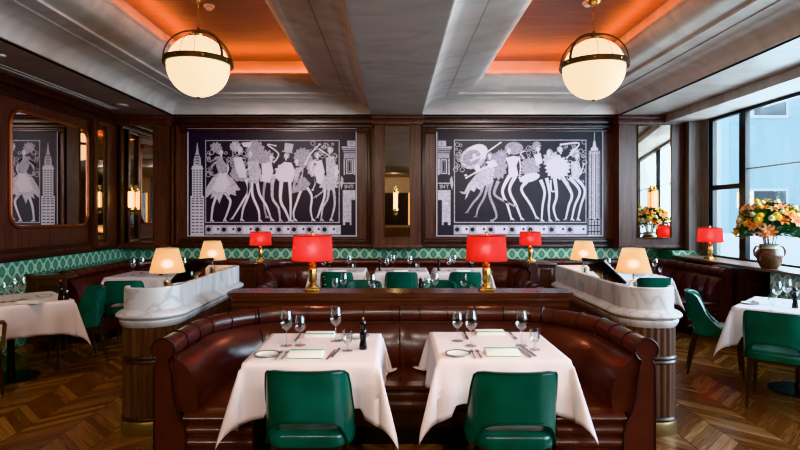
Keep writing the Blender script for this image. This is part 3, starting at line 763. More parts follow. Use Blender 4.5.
# ------------------------------------------------------------------ banquettes
def banq_profile_parts(label, pts, r, chan, name='banquette', ztop=.815, seatd=.50, ends=(True, True), seams=.21, group=None, roll=.062):
    t = thing(name, label, 'banquette', (0,0,0), group=group)
    path = rpath(pts, r, .03); L = path[-1][4]; chan = chan or L/4
    # back panel (outer)
    MB().sweep(path, [(-.045,0),(.03,0),(.03,ztop),(-.045,ztop)]).build('back_panel', M['leather'], t)
    # roll
    m = MB(); m.sweep(path, lambda s: [(.0+roll*cos(a)*(1-.05*max(0, 1-abs(((s/seams) % 1)-.5)*-2-0) if 0 else 1)*(1-.09*math.exp(-(min((s % seams), seams-(s % seams))/.008)**2)), ztop+roll*sin(a)*(1-.09*math.exp(-(min((s % seams), seams-(s % seams))/.008)**2))) for a in [2*pi*i/16 for i in range(16)]])
    m.build('back_roll', M['leather'], t)
    # backrest
    def bp(s):
        e = min(s % chan, chan-(s % chan)); f = 1-math.exp(-(e/.05)) if 0 < s < L else 1
        f = .35+.65*f
        b = .055*f
        return [(.03,.43),(.10+b,.43),(.125+b,.47),(.125+b*1.1,.56),(.10+b,.66),(.065+b*.6,.735),(.04,.765),(.03,.765)]
    MB().sweep(path, bp).build('backrest', M['leather'], t)
    # seat
    def sp(s):
        e = min(s % (2*chan), 2*chan-(s % (2*chan))); f = 1-.04*math.exp(-(e/.015)**2)
        return [(.03,.39),(seatd,.39),(seatd+.02,.405),(seatd+.022,.43),(seatd,.455*f),(.3,.465*f),(.03,.455)]
    MB().sweep(path, sp).build('seat', M['leather'], t)
    pr = [(.03,.10),(seatd-.10,.10),(seatd-.10,.24)]
    for q in range(2, 4):
        z0 = .105+q*.071
        for j in range(5): pr.append((seatd-.015+.018*sin(pi*j/4), z0+.068*j/4))
    pr += [(.03,.39)]
    MB().sweep(path, pr).build('base', M['leather'], t)
    MB().sweep(path, [(.0,0),(seatd-.07,0),(seatd-.07,.10),(0,.10)]).build('toe_kick', M['iron'], t)
    m = MB()
    s = seams
    def at(s):
        for p, q in zip(path, path[1:]):
            if p[4] <= s <= q[4]: return p
        return path[-1]
    while s < L-.05:
        x, y, nx, ny, _ = at(s)
        m.tube([(x+nx*(roll+.001)*cos(a), y+ny*(roll+.001)*cos(a), ztop+(roll+.001)*sin(a)) for a in [2*pi*i/20 for i in range(20)]], .005, 5, closed=True); s += seams
    m.tube([(x+nx*.045, y+ny*.045, .760) for x, y, nx, ny, _ in path[::2]], .006, 5)
    q = chan
    while q < L-.1:
        x, y, nx, ny, s_ = at(q)
        m.tube([(x+nx*(d+.004), y+ny*(d+.004), z) for d, z in bp(s_)[1:6]], .006, 5)
        if chan > 1: m.tube([(x+nx*(roll+.002)*cos(a), y+ny*(roll+.002)*cos(a), ztop+(roll+.002)*sin(a)) for a in [2*pi*i/20 for i in range(20)]], .008, 6, closed=True)
        if (q/chan) % 2 < .01 or (q/chan) % 2 > 1.99 or chan < 1: m.tube([(x+nx*d, y+ny*d, .463) for d in (.12, .3, seatd)], .004, 5)
        q += chan
    m.build('piping', M['piping'], t)
    m = MB(); s = .04
    while s < L:
        x, y, nx, ny, _ = at(s); m.ball((x+nx*.058, y+ny*.058, .752), .0065, seg=6, rings=4); s += .075
    m.build('nailhead_trim', M['darkbronze'], t, kind='stuff')
    # arm fronts
    for e, use in zip((0, -1), ends):
        if not use: continue
        x, y, nx, ny, _ = path[e]; q = path[1] if e == 0 else path[-2]
        tx, ty = x-q[0], y-q[1]; l = hypot(tx, ty); tx /= l; ty /= l
        out = []
        for i in range(21):
            a = radians(-60+300*i/20); out.append((roll*1.05*cos(a), ztop+roll*1.05*sin(a)))
        out = [(.05,.70),(.055,.56),(.075,.47),(.125,.44),(.135,.36),(.125,0),(-.05,0),(-.05,.70)][::-1][0:0]+out
        out += [(-.05,.72),(-.05,0),(.12,0),(.128,.34),(.115,.40),(.085,.45),(.06,.54),(.05,.66)]
        f = lambda d, z, h: (x+nx*d+tx*h, y+ny*d+ty*h, z)
        m = MB()
        for q in range(4):
            z0 = .105+q*.071
            m.prism([(.012*0+.026*sin(pi*j/6), z0+.067*j/6) for j in range(7)]+[(-.01, z0+.067), (-.01, z0)], .11, seatd, fn=lambda h, z, d: (x+nx*d+tx*h, y+ny*d+ty*h, z))
        m.prism([(.030*sin(pi*j/6), .395+.058*j/6) for j in range(7)]+[(-.01, .453), (-.01, .395)], .11, seatd+.015, fn=lambda h, z, d: (x+nx*d+tx*h, y+ny*d+ty*h, z))
        m.build('end_ribs', M['leather'], t)
        MB().prism(out, 0, .03, fn=f).build('arm_front', M['leather'], t)
        m = MB(); m.tube([f(d, z, .03) for d, z in out], .006, 6, closed=True)
        m.build('arm_piping', M['piping'], t)
    return t
front = banq_profile_parts('front U-shaped oxblood leather booth seat around the two nearest tables', [(-1.30,3.08),(-1.30,4.15),(1.42,4.15),(1.42,3.08)], .62, None)
rear = banq_profile_parts('second U-shaped oxblood leather booth seat behind the wooden partition with lamps', [(1.42,5.72),(1.42,4.68),(-1.30,4.68),(-1.30,5.72)], .62, None)
bay = banq_profile_parts('dark leather banquette along the back wall between the two red wall lamps', [(-1.90,7.75),(-1.90,8.60),(1.98,8.60),(1.98,7.75)], .45, .34)
lft = banq_profile_parts('curved dark leather banquette in the left corner of the room', [(-4.03,6.62),(-4.03,8.60),(-2.34,8.60)], .6, .45, ends=(True, True))
rgt = banq_profile_parts('curved dark leather banquette in the right corner below the window', [(2.42,8.60),(4.28,8.60),(4.28,6.98)], .6, .30, ends=(True, True))
# caps behind the banquettes at the wall (wood ledge)
for nm, b, lab in (('wall_ledge', (-4.48, -4.10, 6.56, 8.95, .82, .85), 'narrow dark wood ledge behind the left corner banquette'),
                   ('wall_ledge', (-1.84, 1.92, 8.68, 8.97, .80, .83), 'dark wood ledge behind the middle wall banquette'),):
    t = thing(nm, lab, 'ledge', ((b[0]+b[1])/2, (b[2]+b[3])/2, 0))
    cx, cy = t.location[0], t.location[1]
    MB().box(b[0]-cx, b[1]-cx, b[2]-cy, b[3]-cy, b[4], b[5], bev=.006).build('top', M['ledge'], t)
    MB().box(b[0]-cx+.02, b[1]-cx-.02, b[2]-cy+.02, b[3]-cy-.02, 0, b[4]).build('front_panel', M['wood_h'], t)
# end panel in front of left ledge
t = thing('end_panel', 'low dark wood end panel beside the left corner banquette', 'panel', (-3.98, 6.31, 0))
MB().box(-.24, .18, -.03, .22, .83, .865, bev=.006).build('top', M['ledge'], t)
m = MB().box(-.22, .16, -.01, .02, 0, .83); hollow(m, -.18, .12, .08, .78, .04, -.022, -.01, .003); m.build('front_panel', M['wood_h'], t)
# dividers with wall lamps
def divider(cx, label):
    t = thing('divider_post', label, 'divider', (cx, 8.32, 0), group='wood dividers holding the red wall lamps')
    MB().box(-.17, .17, -.36, .42, .825, .855, bev=.008).build('top', M['ledge'], t)
    m = MB().box(-.14, .14, -.32, .42, 0, .825); hollow(m, -.12, .12, .1, .78, .04, -.335, -.32, .003); m.build('body', M['wood_h'], t)
divider(-2.15, 'dark wood divider under the red lamp left of the middle bay')
divider(2.225, 'dark wood divider under the red lamp right of the middle bay')
# cabinet at right
t = thing('low_cabinet', 'small dark wood cabinet at the end of the right corner banquette', 'cabinet', (4.60, 7.3, 0))
MB().box(-.235, .27, -.42, .42, .83, .86, bev=.008).build('top', M['ledge'], t)
m = MB().box(-.215, .27, -.40, .40, 0, .83); m.build('body', M['wood_h'], t, smooth=0)
m = MB().box(-.16, .20, -.418, -.40, .08, .76, bev=.004); d = m.build('door', M['wood_trim'], t)
m = MB(); hollow(m, -.12, .16, .14, .70, .03, -.43, -.416, .004); m.build('moulding', M['wood_h'], d)

# ------------------------------------------------------------------ partition
t = thing('booth_partition', 'dark wood partition between the front and second booths carrying two red lamps', 'partition', (.05, 4.43, 0))
m = MB().box(-1.34, 1.34, -.12, .12, .0, .915); m.build('body', M['wood_h'], t, smooth=0)
m = MB().prism(rrect(-1.385, 1.385, -.145, .145, .06), .925, .955).prism(rrect(-1.36, 1.36, -.13, .13, .05), .89, .925); m.build('top', M['ledge'], t)
m = MB(); m.box(-1.34, 1.34, -.132, -.12, .845, .865).box(-1.34, 1.34, .12, .132, .845, .865); m.build('moulding', M['ledge'], t)

# ------------------------------------------------------------------ marble service counters
def counter(cx, label, flip):
    t = thing('marble_counter', label, 'counter', (cx, 4.72, 0), group='marble topped service counters')
    x, y0, y1 = .19, -.86, .90
    def loop(o): # outward offset o
        return rpath([(x+o, y0-o), (-x-o, y0-o), (-x-o, y1+o), (x+o, y1+o)], ([.13+o, .20+o, .08+o, .08+o] if cx > 0 else [.20+o, .13+o, .08+o, .08+o]), .035, closed=True)
    base = loop(0)
    # fluted drum
    m = MB()
    def fl(s):
        d = .011*abs(sin(pi*s/.045))
        return [(.02,.10),(-d,.10),(-d,.515),(.02,.515)]
    dense = rpath([(x, y0), (-x, y0), (-x, y1), (x, y1)], ([.13,.20,.08,.08] if cx > 0 else [.20,.13,.08,.08]), .0064, closed=True)
    m.sweep(dense, fl, closed=True); m.sweep(dense, lambda s: [(.02,.56),(-.011*abs(sin(pi*s/.045)),.56),(-.011*abs(sin(pi*s/.045)),.775),(.02,.775)], closed=True)
    m.build('fluted_drum', M['flute'], t)
    m = MB(); m.sweep(base, [(.02,.51),(-.012,.51),(-.02,.52),(-.012,.535),(-.02,.55),(-.012,.565),(.02,.565)], closed=True)
    m.build('band', M['wood_trim'], t)
    m = MB(); m.sweep(base, [(.04,0),(-.022,0),(-.022,.085),(-.012,.10),(.04,.10)], closed=True); m.build('base_plinth', M['plinth'], t)
    m = MB(); m.sweep(base, [(.04,.10),(-.016,.10),(-.02,.115),(-.010,.13),(.04,.13)], closed=True); m.build('base_ring', M['wood_trim'], t)
    m = MB()
    pr = [(.06,.768)]+[(-.012-.022*i/5-.004*sin(pi*i/5), .768+.045*i/5) for i in range(6)]+[(-.03,.818)]+[(-.028-.030*sin(pi*i/8), .822+.058*i/8) for i in range(9)]+[(-.012,.884),(.0,.892),(.06,.892)]
    m.sweep(base, pr, closed=True); m.build('moulding', M['marble'], t)
    up = [(x, y1), (-x, y1), (-x, y0), (x, y0)] if cx > 0 else [(x, y0), (-x, y0), (-x, y1), (x, y1)]
    if cx > 0: pts_ = [(x, y0+.14), (x, y0), (-x, y0), (-x, y1), (x-.03, y1)]; rr_ = [0, .13, .20, .04, 0]
    else: pts_ = [(-x+.03, y1), (x, y1), (x, y0), (-x, y0), (-x, y0+.14)]; rr_ = [0, .04, .20, .13, 0]
    pts_ = [pts_[0]]+pts_[1:]
    m = MB(); m.sweep(rpath(pts_, rr_, .03), [(.03,.88),(0,.88),(0,1.045),(.006,1.052),(.03,1.052)]); m.build('upstand', M['marble'], t)
    m = MB(); pl = [(a[0]+a[2]*.028, a[1]+a[3]*.028) for a in base]; m.prism(pl, .93, .95); m.build('worktop', M['wood_h'], t)
    return t
counter(-1.785, 'curved marble and fluted wood counter on the left of the booths', 1)
counter(1.855, 'curved marble and fluted wood counter on the right of the booths', -1)

# ------------------------------------------------------------------ lamps
def make_red_lamp():
    t = thing('table_lamp', '', 'lamp')
    MB().box(-.06,.06,-.06,.06,0,.018,bev=.004).box(-.05,.05,-.05,.05,.018,.032,bev=.004).build('base', M['brass'], t)
    MB().lathe([(0,.03),(.034,.032),(.036,.05),(.022,.06),(.03,.075),(.034,.085),(.034,.17),(.03,.185),(.022,.195),(.032,.205),(.026,.225),(.012,.235),(.012,.27),(0,.27)], n=8).build('stem', M['brass'], t)
    MB().lathe([(.168,.245),(.155,.45),(.153,.45),(.166,.245)], n=40).build('shade', M['red_shade'], t)
    m = MB()
    for a in range(3): m.tube([(0,0,.445),(.154*cos(a*2.094),.154*sin(a*2.094),.445)], .0025, 5)
    m.lathe([(0,.44),(.008,.44),(.008,.46),(.013,.465),(.008,.48),(0,.485)], n=10); m.tube([(0,0,.26),(0,0,.44)], .003, 5)
    m.build('finial', M['brass'], t)
    MB().tube([(.1685*cos(a),.1685*sin(a),.246) for a in [2*pi*i/40 for i in range(40)]], .0025, 5, closed=True).tube([(.1555*cos(a),.1555*sin(a),.450) for a in [2*pi*i/40 for i in range(40)]], .0025, 5, closed=True).build('shade_trim', M['darkbronze'], t)
    return t
def make_cream_lamp():
    t = thing('table_lamp', '', 'lamp')
    MB().lathe([(0,0),(.045,0),(.045,.012),(.03,.016),(0,.016)]).build('base', M['steel'], t)
    MB().lathe([(0,.016),(.028,.016),(.028,.10),(.02,.105),(.006,.11),(.006,.20),(0,.20)]).build('stem', M['steel'], t)
    m = MB(); n = 96;     rings = []
    for j in range(7):
        f = j/6; r = .132+(.080-.132)*f; z = .172+.186*f
        rings.append([m.bm.verts.new(((r+.0016*(i % 2))*cos(2*pi*i/n), (r+.0016*(i % 2))*sin(2*pi*i/n), z)) for i in range(n)])
    for p, q in zip(rings, rings[1:]):
        for i in range(n): m.face([p[i], p[(i+1) % n], q[(i+1) % n], q[i]])
    m.build('shade', M['cream_shade'], t, smooth=60)
    MB().tube([(.134*cos(a),.134*sin(a),.173) for a in [2*pi*i/40 for i in range(40)]], .0025, 5, closed=True).tube([(.082*cos(a),.082*sin(a),.358) for a in [2*pi*i/40 for i in range(40)]], .0025, 5, closed=True).build('shade_trim', M['cream_shade'], t)
    return t
def bulb(loc, e, col, r=.03):
    l = bpy.data.lights.new('bulb_light', 'POINT'); l.energy = e; l.color = col; l.shadow_soft_size = r
    o = bpy.data.objects.new('bulb_light', l); COL.objects.link(o); o.location = loc; return o
RED = Kind(make_red_lamp()); CRM = Kind(make_cream_lamp())
for (p, lab) in (((-.665,4.43,.955), 'red shaded brass lamp on the left part of the wood partition'), ((.755,4.43,.955), 'red shaded brass lamp on the right part of the wood partition'),
                 ((-2.05,8.33,.855), 'small red shaded lamp on the wall divider below the left mural'), ((2.095,8.33,.855), 'small red shaded lamp on the wall divider below the right mural'),
                 ((4.56,7.82,.93), 'red shaded lamp on the window sill in the right corner')):
    RED.at(p, random.random()*.3, lab, 'red shaded brass lamps'); bulb((p[0], p[1], p[2]+.34), 4.2, (1,.42,.25))
for (p, lab) in (((-1.79,4.28,.95), 'cream pleated lamp at the near end of the left marble counter'), ((-1.82,5.43,.95), 'cream pleated lamp at the far end of the left marble counter'),
                 ((1.89,4.28,.95), 'cream pleated lamp at the near end of the right marble counter'), ((1.90,5.43,.95), 'cream pleated lamp at the far end of the right marble counter')):
    CRM.at(p, 0, lab, 'cream pleated counter lamps'); bulb((p[0], p[1], p[2]+.23), 1.7, (1,.58,.28))

# pendants
def make_pendant():
    t = thing('pendant_lamp', '', 'pendant light')
    R = .305
    prof = [(R*sin(pi*i/24), -R*cos(pi*i/24)) for i in range(25)]; prof[0] = (0, -R); prof[-1] = (0, R)
    MB().lathe(prof, n=40).build('globe', M['globe'], t)
    MB().lathe([(R+.012,.01),(R+.035,.01),(R+.035,.065),(R+.012,.065),(R+.012,.01)], n=48).build('band', M['darkbronze'], t)
    for q in range(2):
        m = MB(); a0 = (.5, -.5)[q]
        pts = [Vector(((R+.028)*cos(b)*cos(a0), (R+.028)*cos(b)*sin(a0), .05+(R+.0)*sin(b)*1.02)) for b in [pi*i/20 for i in range(21)]]
        for u, v in zip(pts, pts[1:]): pass
        n = Vector((-sin(a0), cos(a0), 0))*.014
        mi = 0; rows = []
        for p in pts:
            o = Vector((p.x, p.y, p.z-.05)).normalized()*.006
            rows.append([m.bm.verts.new(p+n+o), m.bm.verts.new(p-n+o), m.bm.verts.new(p-n-o), m.bm.verts.new(p+n-o)])
        for u, v in zip(rows, rows[1:]):
            for j in range(4): m.face([u[j], u[(j+1) % 4], v[(j+1) % 4], v[j]])
        m.build('rib', M['darkbronze'], t)
    for q in range(2):
        a0 = pi/2+(-.22, .22)[q]
        MB().tube([((R+.012)*cos(b)*cos(a0), (R+.012)*cos(b)*sin(a0), .03+(R-.01)*sin(b)) for b in [pi*i/20 for i in range(21)]], .004, 6).build('wire', M['brass'], t)
    for q in range(8):
        a0 = q*pi/4+.45
        MB().ball(((R+.036)*cos(a0), (R+.036)*sin(a0), .037), .016 if q % 2 == 0 else .009, seg=8, rings=6).build('stud', M['brass'], t)
    MB().lathe([(0,R+.005),(.05,R+.0),(.055,R+.02),(.03,R+.04),(.018,R+.07),(.01,R+.09),(0,R+.09)]).build('top_cap', M['brass'], t)
    MB().lathe([(0,-R-.025),(.012,-R-.018),(.02,-R-.004),(.0,-R)]).build('bottom_finial', M['brass'], t)
    m = MB(); z = R+.085; top = 3.80-3.10; i = 0
    while z < top-.03:
        a = (i % 2)*pi/2
        m.tube([(.009*cos(b)*cos(a), .009*cos(b)*sin(a), z+.018+.020*sin(b)) for b in [2*pi*j/10 for j in range(10)]], .0028, 5, closed=True); z += .031; i += 1
    m.build('chain', M['brass'], t)
    MB().lathe([(0,top-.05),(.03,top-.045),(.06,top-.02),(.075,top),(.075,top+.06),(0,top+.06)]).build('canopy', M['brass'], t)
    return t
PEN = Kind(make_pendant())
for p, lab in (((-1.985,5.5,3.075),'round glowing glass pendant with bronze band hanging from the left coffer'),((2.045,5.55,3.06),'round glowing glass pendant with bronze band hanging from the right coffer')):
    PEN.at(p, 0, lab, 'globe pendants')
PEN.at((-2.0,-.6,3.075), 0, 'globe pendant behind the camera on the left, seen only in the mirrors', 'globe pendants'); PEN.at((2.05,-.6,3.075), 0, 'globe pendant behind the camera on the right, seen only in the mirrors', 'globe pendants')  # pair added behind the camera to fill the front of the room
for p, lab in (((-2.02,5.92,3.86),'small white smoke detector on the left copper tray ceiling'),((2.08,5.82,3.86),'small white smoke detector on the right copper tray ceiling')):
    t = thing('smoke_detector', lab, 'smoke detector', p, group='smoke detectors')
    MB().lathe([(0,-.055),(.03,-.05),(.04,-.03),(.055,-.025),(.058,-.001),(0,-.001)]).build('housing', M['white'], t)
    MB().lathe([(.041,-.034),(.044,-.034),(.044,-.028),(.041,-.028)]).build('ring', M['steel'], t)
# touch screen stands on the counters
def tablet(loc, rz, label):
    t = thing('order_screen', label, 'screen', loc, rz, group='tilted order screens')
    Mx = Matrix.Translation((0, .0, .11)) @ Matrix.Rotation(radians(-38), 4, 'Y')
    MB().box(-.165,.165,-.13,.13,-.012,.012,bev=.005,M4=Mx).build('case', M['black'], t)
    MB().box(-.15,.15,-.115,.115,.0122,.0145,M4=Mx).build('display', M['screen'], t)
    MB().box(-.05,.05,-.06,.06,-.02,.0,bev=.004).tube([(0,0,-.01),(-.01,0,.10)], .02, 8).build('stand', M['black'], t)
tablet((-1.79, 4.80, .97), radians(-28), 'black tilted order screen between the cream lamps on left marble counter')
tablet((1.85, 4.78, .97), radians(205), 'black tilted order screen between the cream lamps on right marble counter')

# ------------------------------------------------------------------ chairs
def make_chair(arms=False):
    t = thing('dining_chair', '', 'chair')
    # faces +Y, origin floor centre
    n = 33; A = radians(112)
    m = MB(); rows_o = []; rows_i = []
    def pt(f, v, off):
        a = -A+2*A*f              # 0 at the rear centre
        rx, ry = .228, .235
        tq = max(0, (abs(a)-radians(50))/(A-radians(50))); zt = .80-.33*(1-(1-tq)**2)*min(1, tq*3.5)-.012*min(1, abs(a)/radians(50))**4
        zb = .40+.145*max(0, 1-(abs(a)/radians(52))**4)**.5
        z = zb+(zt-zb)*v
        lean = .035*max(0, (z-.45))/.35
        p = 3.0   # squarish plan
        ca, sa = cos(a), sin(a)
        k = (abs(ca)**p+abs(sa)**p)**(-1/p)
        x = (rx+off)*k*sa; y = -(ry+off+lean)*k*ca
        return (x, y, z)
    V = 7
    for off, rows in ((.0, rows_o), (-.038, rows_i)):
        for j in range(V+1): rows.append([m.bm.verts.new(pt(i/(n-1), j/V, off)) for i in range(n)])
    for rows in (rows_o, rows_i):
        for a_, b_ in zip(rows, rows[1:]):
            for i in range(n-1): m.face([a_[i], a_[i+1], b_[i+1], b_[i]])
    for j in (0, V):
        for i in range(n-1): m.face([rows_o[j][i], rows_o[j][i+1], rows_i[j][i+1], rows_i[j][i]])
    for i in (0, n-1):
        for j in range(V): m.face([rows_o[j][i], rows_o[j+1][i], rows_i[j+1][i], rows_i[j][i]])
    o = m.build('backrest', M['green'], t, smooth=60)
    bv = o.modifiers.new('bevel', 'BEVEL'); bv.width = .014; bv.segments = 3; bv.limit_method = 'ANGLE'; bv.angle_limit = radians(50)
    # piping along the top rim and round the opening
    m = MB(); m.tube([pt(i/(n-1), 1, .002) for i in range(n)], .0045, 6)
    m.tube([pt(i/(n-1), 0, .002) for i in range(n)], .0045, 6); m.build('piping', M['greenpipe'], t)
    m = MB(); out = rrect(-.205, .205, -.20, .25, .09)
    rings = []
    for s_, z in ((.9,.395),(.99,.40),(1.0,.42),(1.0,.445),(.96,.468),(.80,.480),(.4,.484)):
        rings.append([m.bm.verts.new((x*s_, .02+(y-.02)*s_, z)) for x, y in out])
    for a_, b_ in zip(rings, rings[1:]):
        k_ = len(out)
        for i in range(k_): m.face([a_[i], a_[(i+1) % k_], b_[(i+1) % k_], b_[i]])
    m.face(rings[0][::-1]); m.face(rings[-1]); m.build('seat', M['green'], t, smooth=60)
    for sx in (-1, 1):
        for sy in (-1, 1):
            m = MB(); y0 = .20 if sy > 0 else -.17; y1 = .225 if sy > 0 else -.245
            a_ = (sx*.165, y0, .40); b_ = (sx*.185, y1, 0)
            m.tube([a_, tuple((u+v)/2 for u, v in zip(a_, b_)), b_], [.021,.017,.011], 8); m.build('leg', M['legwood'], t)
    m = MB(); m.box(-.18,.18,-.17,.22,.375,.398,bev=.005); m.build('seat_frame', M['legwood'], t)
    if arms:
        for sx in (-1, 1):
            m = MB(); m.tube([(sx*.235,-.12,.66),(sx*.25,.0,.665),(sx*.25,.16,.655),(sx*.24,.19,.63),(sx*.235,.17,.42)], [.013,.017,.018,.017,.014], 8); m.build('armrest', M['armwood'], t)
    return t
CH = Kind(make_chair()); G = 'green leather dining chairs'
def chair(x, y, rz, lab): return CH.at((x, y, 0), rz, lab, G)
chair(-.445, 2.93, 0, 'green leather chair with its back to us at the front left table')
chair(.615, 2.91, 0, 'green leather chair with its back to us at the front right table')
chair(3.16, 4.47, radians(-40), 'green leather chair at far right, back to us, overlapping white table')
chair(3.20, 5.40, radians(-118), 'green leather chair seen side-on beside the right marble counter')
chair(3.22, 6.88, radians(0), 'green leather chair back showing just behind the right marble counter')
for x, lab in ((-.78,'green leather chair behind the left red lamp at the back wall tables'),(.10,'green leather chair at the middle table by the back wall'),(.97,'green leather chair behind the right red lamp at the back wall tables')):
    chair(x, 7.52, 0, lab)
chair(-.36, 6.12, pi, 'green leather chair at far side of second booth left table'); chair(.52, 6.12, pi, 'green leather chair at far side of second booth right table')
chair(-3.36, 5.74, radians(135), 'green leather chair on the far side of the left edge table')
chair(-3.22, 6.56, radians(10), 'dark green chair backing onto the left marble counter at the corner table')
AC = make_chair(True); AC['label'] = 'green armchair with wooden arms cut off by the left edge of the photo'; AC['group'] = 'green leather armchairs'; AC.name = 'armchair'; AC.location = (-3.62, 4.52, 0); AC.rotation_euler = (0,0,radians(-8))

# ------------------------------------------------------------------ tables with cloths
CHP = [(o.location[0], o.location[1], o.rotation_euler[2]) for o in COL.objects if o.name.startswith(('dining_chair', 'armchair'))]
def table(cx, cy, w, d, rz, desc, h=.30, zmin=None, seed=0):
    tt = thing('dining_table', 'table hidden under the cloth of %s' % desc, 'table', (cx, cy, 0), rz, group='pedestal dining tables')
    MB().box(-w/2+.012, w/2-.012, -d/2+.012, d/2-.012, .715, .742, bev=.006).build('tabletop', M['wood_h'], tt)
    MB().lathe([(0,.03),(.05,.03),(.035,.08),(.03,.4),(.035,.68),(.12,.714),(0,.714)]).build('pedestal', M['iron'], tt)
    MB().lathe([(0,0),(.24,0),(.24,.015),(.06,.035),(0,.035)], n=32).build('foot_plate', M['iron'], tt)
    rd = random.Random(seed)
    m = MB(); hw, hd = w/2, d/2; K = 12; Nn = 30
    def axis(hx):
        inner = [-hx+2*hx*i/Nn for i in range(Nn+1)]
        lo = [-hx-h*(K-i)/K for i in range(K)]; hi = [hx+h*(i+1)/K for i in range(K)]
        return lo+inner+hi
    us, vs = axis(hw), axis(hd); ph = [rd.uniform(0, 6.28) for _ in range(8)]
    cr_, sr_ = cos(rz), sin(rz); grid = []
    for v in vs:
        row = []
        for u in us:
            du, dv = max(abs(u)-hw, 0), max(abs(v)-hd, 0); su, sv = (1 if u > 0 else -1), (1 if v > 0 else -1)
            z = .752
            if du == 0 and dv == 0: x, y = u, v; z += .0005*sin(u*30+ph[0])*sin(v*25+ph[1])
            elif dv == 0 or du == 0:
                q = du+dv; tpar = v if dv == 0 else u; hp = hd if dv == 0 else hw
                near = min(1, (abs(tpar)/hp)**6)
                off = q*(.05+.05*sin(tpar*13+ph[2 if dv == 0 else 3]))+.014*sin(tpar*31+ph[4])*q/h + near*q*.06
                drop = q*(.985+.20*(abs(tpar)/hp)**5)
                if dv == 0: x, y = u-su*du+su*(off+.006*min(1, q*30)), v*(1+.05*q/h*near)
                else: x, y = u*(1+.05*q/h*near), v-sv*dv+sv*(off+.006*min(1, q*30))
                z -= drop
            else:
                r = hypot(du, dv); a = atan2(dv, du); mid = sin(2*a)
                fl = .11+.26*mid**1.3
                # folds: pull the sides together so that the tip hangs as a pleat
                aa = pi/4+(a-pi/4)*(.95-.1*mid)
                x = su*(hw+.006+r*fl*cos(aa)); y = sv*(hd+.006+r*fl*sin(aa)); z -= r*(1.185-.13*mid)
            wx, wy = cx+x*cr_-y*sr_, cy+x*sr_+y*cr_
            for (qx, qy, qr) in CHP:
                ex, ey = wx-qx, wy-qy
                lx, ly = ex*cos(qr)+ey*sin(qr), -ex*sin(qr)+ey*cos(qr)
                if abs(lx) < .27 and -.22 < ly < .30: z = max(z, .505+.003*sin(lx*50))
            if zmin:
                zm = zmin(wx, wy)
                if z < zm: z = zm+.002*sin(wx*40)+.004
            row.append(m.bm.verts.new((x, y, z)))
        grid.append(row)
    for a_, b_ in zip(grid, grid[1:]):
        for i in range(len(a_)-1): m.face([a_[i], a_[i+1], b_[i+1], b_[i]])
    o = m.build('tablecloth', M['cloth'], smooth=180, label='white cloth draped over %s' % desc, category='tablecloth', group='white tablecloths')
    o.location = (cx, cy, 0); o.rotation_euler = (0, 0, rz)
    so = o.modifiers.new('thick', 'SOLIDIFY'); so.thickness = .0025; so.offset = 1
    return o
def seatmin(x0, x1, yb, flip=1, d=.53):
    def f(x, y):
        yy = y if flip > 0 else 2*yb-y
        inside = (x < x0+d or x > x1-d or yy > yb-d)
        front_ok = yy > (yb-1.09)
        return .475 if inside and front_ok and x0 < x < x1 else -9
    return f
table(-.465, 3.375, .75, .75, 0, 'the front left booth table', .29, seatmin(-1.30, 1.42, 4.15), 1)
table(.625, 3.43, .75, .73, 0, 'the front right booth table', .29, seatmin(-1.30, 1.42, 4.15), 2)
table(-.465, 5.35, .75, .72, 0, 'the second booth left table', .29, seatmin(-1.30, 1.42, 4.68, -1), 3)
table(.625, 5.35, .75, .72, 0, 'the second booth right table', .29, seatmin(-1.30, 1.42, 4.68, -1), 4)
bm_ = seatmin(-1.90, 1.98, 8.60)
for i, (x, desc) in enumerate(((-.80,'the left one of the three back wall tables'),(.11,'the middle one of the three back wall tables'),(.98,'the right one of the three back wall tables'))):
    table(x, 7.98, .76, .70, 0, desc, .29, bm_, 5+i)
table(-3.69, 5.22, .86, .86, radians(45), 'the table at the left edge', .30, None, 8)
table(-3.33, 7.46, .90, .80, radians(0), 'the left corner table', .28, lambda x, y: .478 if (x < -3.49 and y > 6.6) or y > 8.06 else -9, 9)
table(3.08, 7.40, 1.0, .85, radians(0), 'the right corner table', .28, None, 10)
table(3.62, 4.83, .86, .86, radians(45), 'the table at the right edge', .30, None, 11)

# ------------------------------------------------------------------ tableware
TZ = .7555
def make_wine(big):
    t = thing('wine_glass', '', 'wine glass'); s = 1.0 if big else .84
    MB().lathe([(0,.002),(.036,.001),(.037,.003),(.02,.006),(.005,.010),(.0045,.012)], n=20).build('foot', M['glass'], t)
    MB().lathe([(.0045,.012),(.0038,.05),(.0045,.095*s),(.010,.102*s)], n=10).build('stem', M['glass'], t)
    pr = [(0,.10),(.012,.102),(.028,.116),(.038,.136),(.041,.150),(.038,.175),(.033,.205),(.031,.222),(.0305,.222),(.0325,.205),(.0372,.175),(.040,.150),(.037,.137),(.027,.118),(0,.104)]
    MB().lathe([(r*(1 if big else .9), z*s) for r, z in pr], n=24).build('bowl', M['glass'], t)
    return t
def make_tumbler():
    t = thing('water_glass', '', 'glass')
    MB().lathe([(0,.0),(.03,.001),(.031,.004),(.006,.012),(.0055,.035),(.012,.042),(.024,.055),(.030,.075),(.030,.13),(.0292,.13),(.029,.076),(.022,.058),(0,.048)], n=20).build('bowl', M['glass'], t)
    return t
def make_mill():
    t = thing('pepper_mill', '', 'pepper mill')
    MB().lathe([(0,0),(.024,0),(.025,.01),(.022,.03),(.018,.055),(.021,.09),(.023,.115),(.018,.122),(0,.122)], n=20).build('body', M['black'], t)
    MB().lathe([(0,.123),(.017,.123),(.020,.130),(.014,.138),(.019,.150),(.020,.162),(.014,.175),(.006,.180),(0,.180)], n=20).build('head', M['black'], t)
    MB().lathe([(0,.180),(.005,.180),(.007,.187),(.004,.194),(0,.195)], n=10).build('knob', M['candle'], t)
    return t
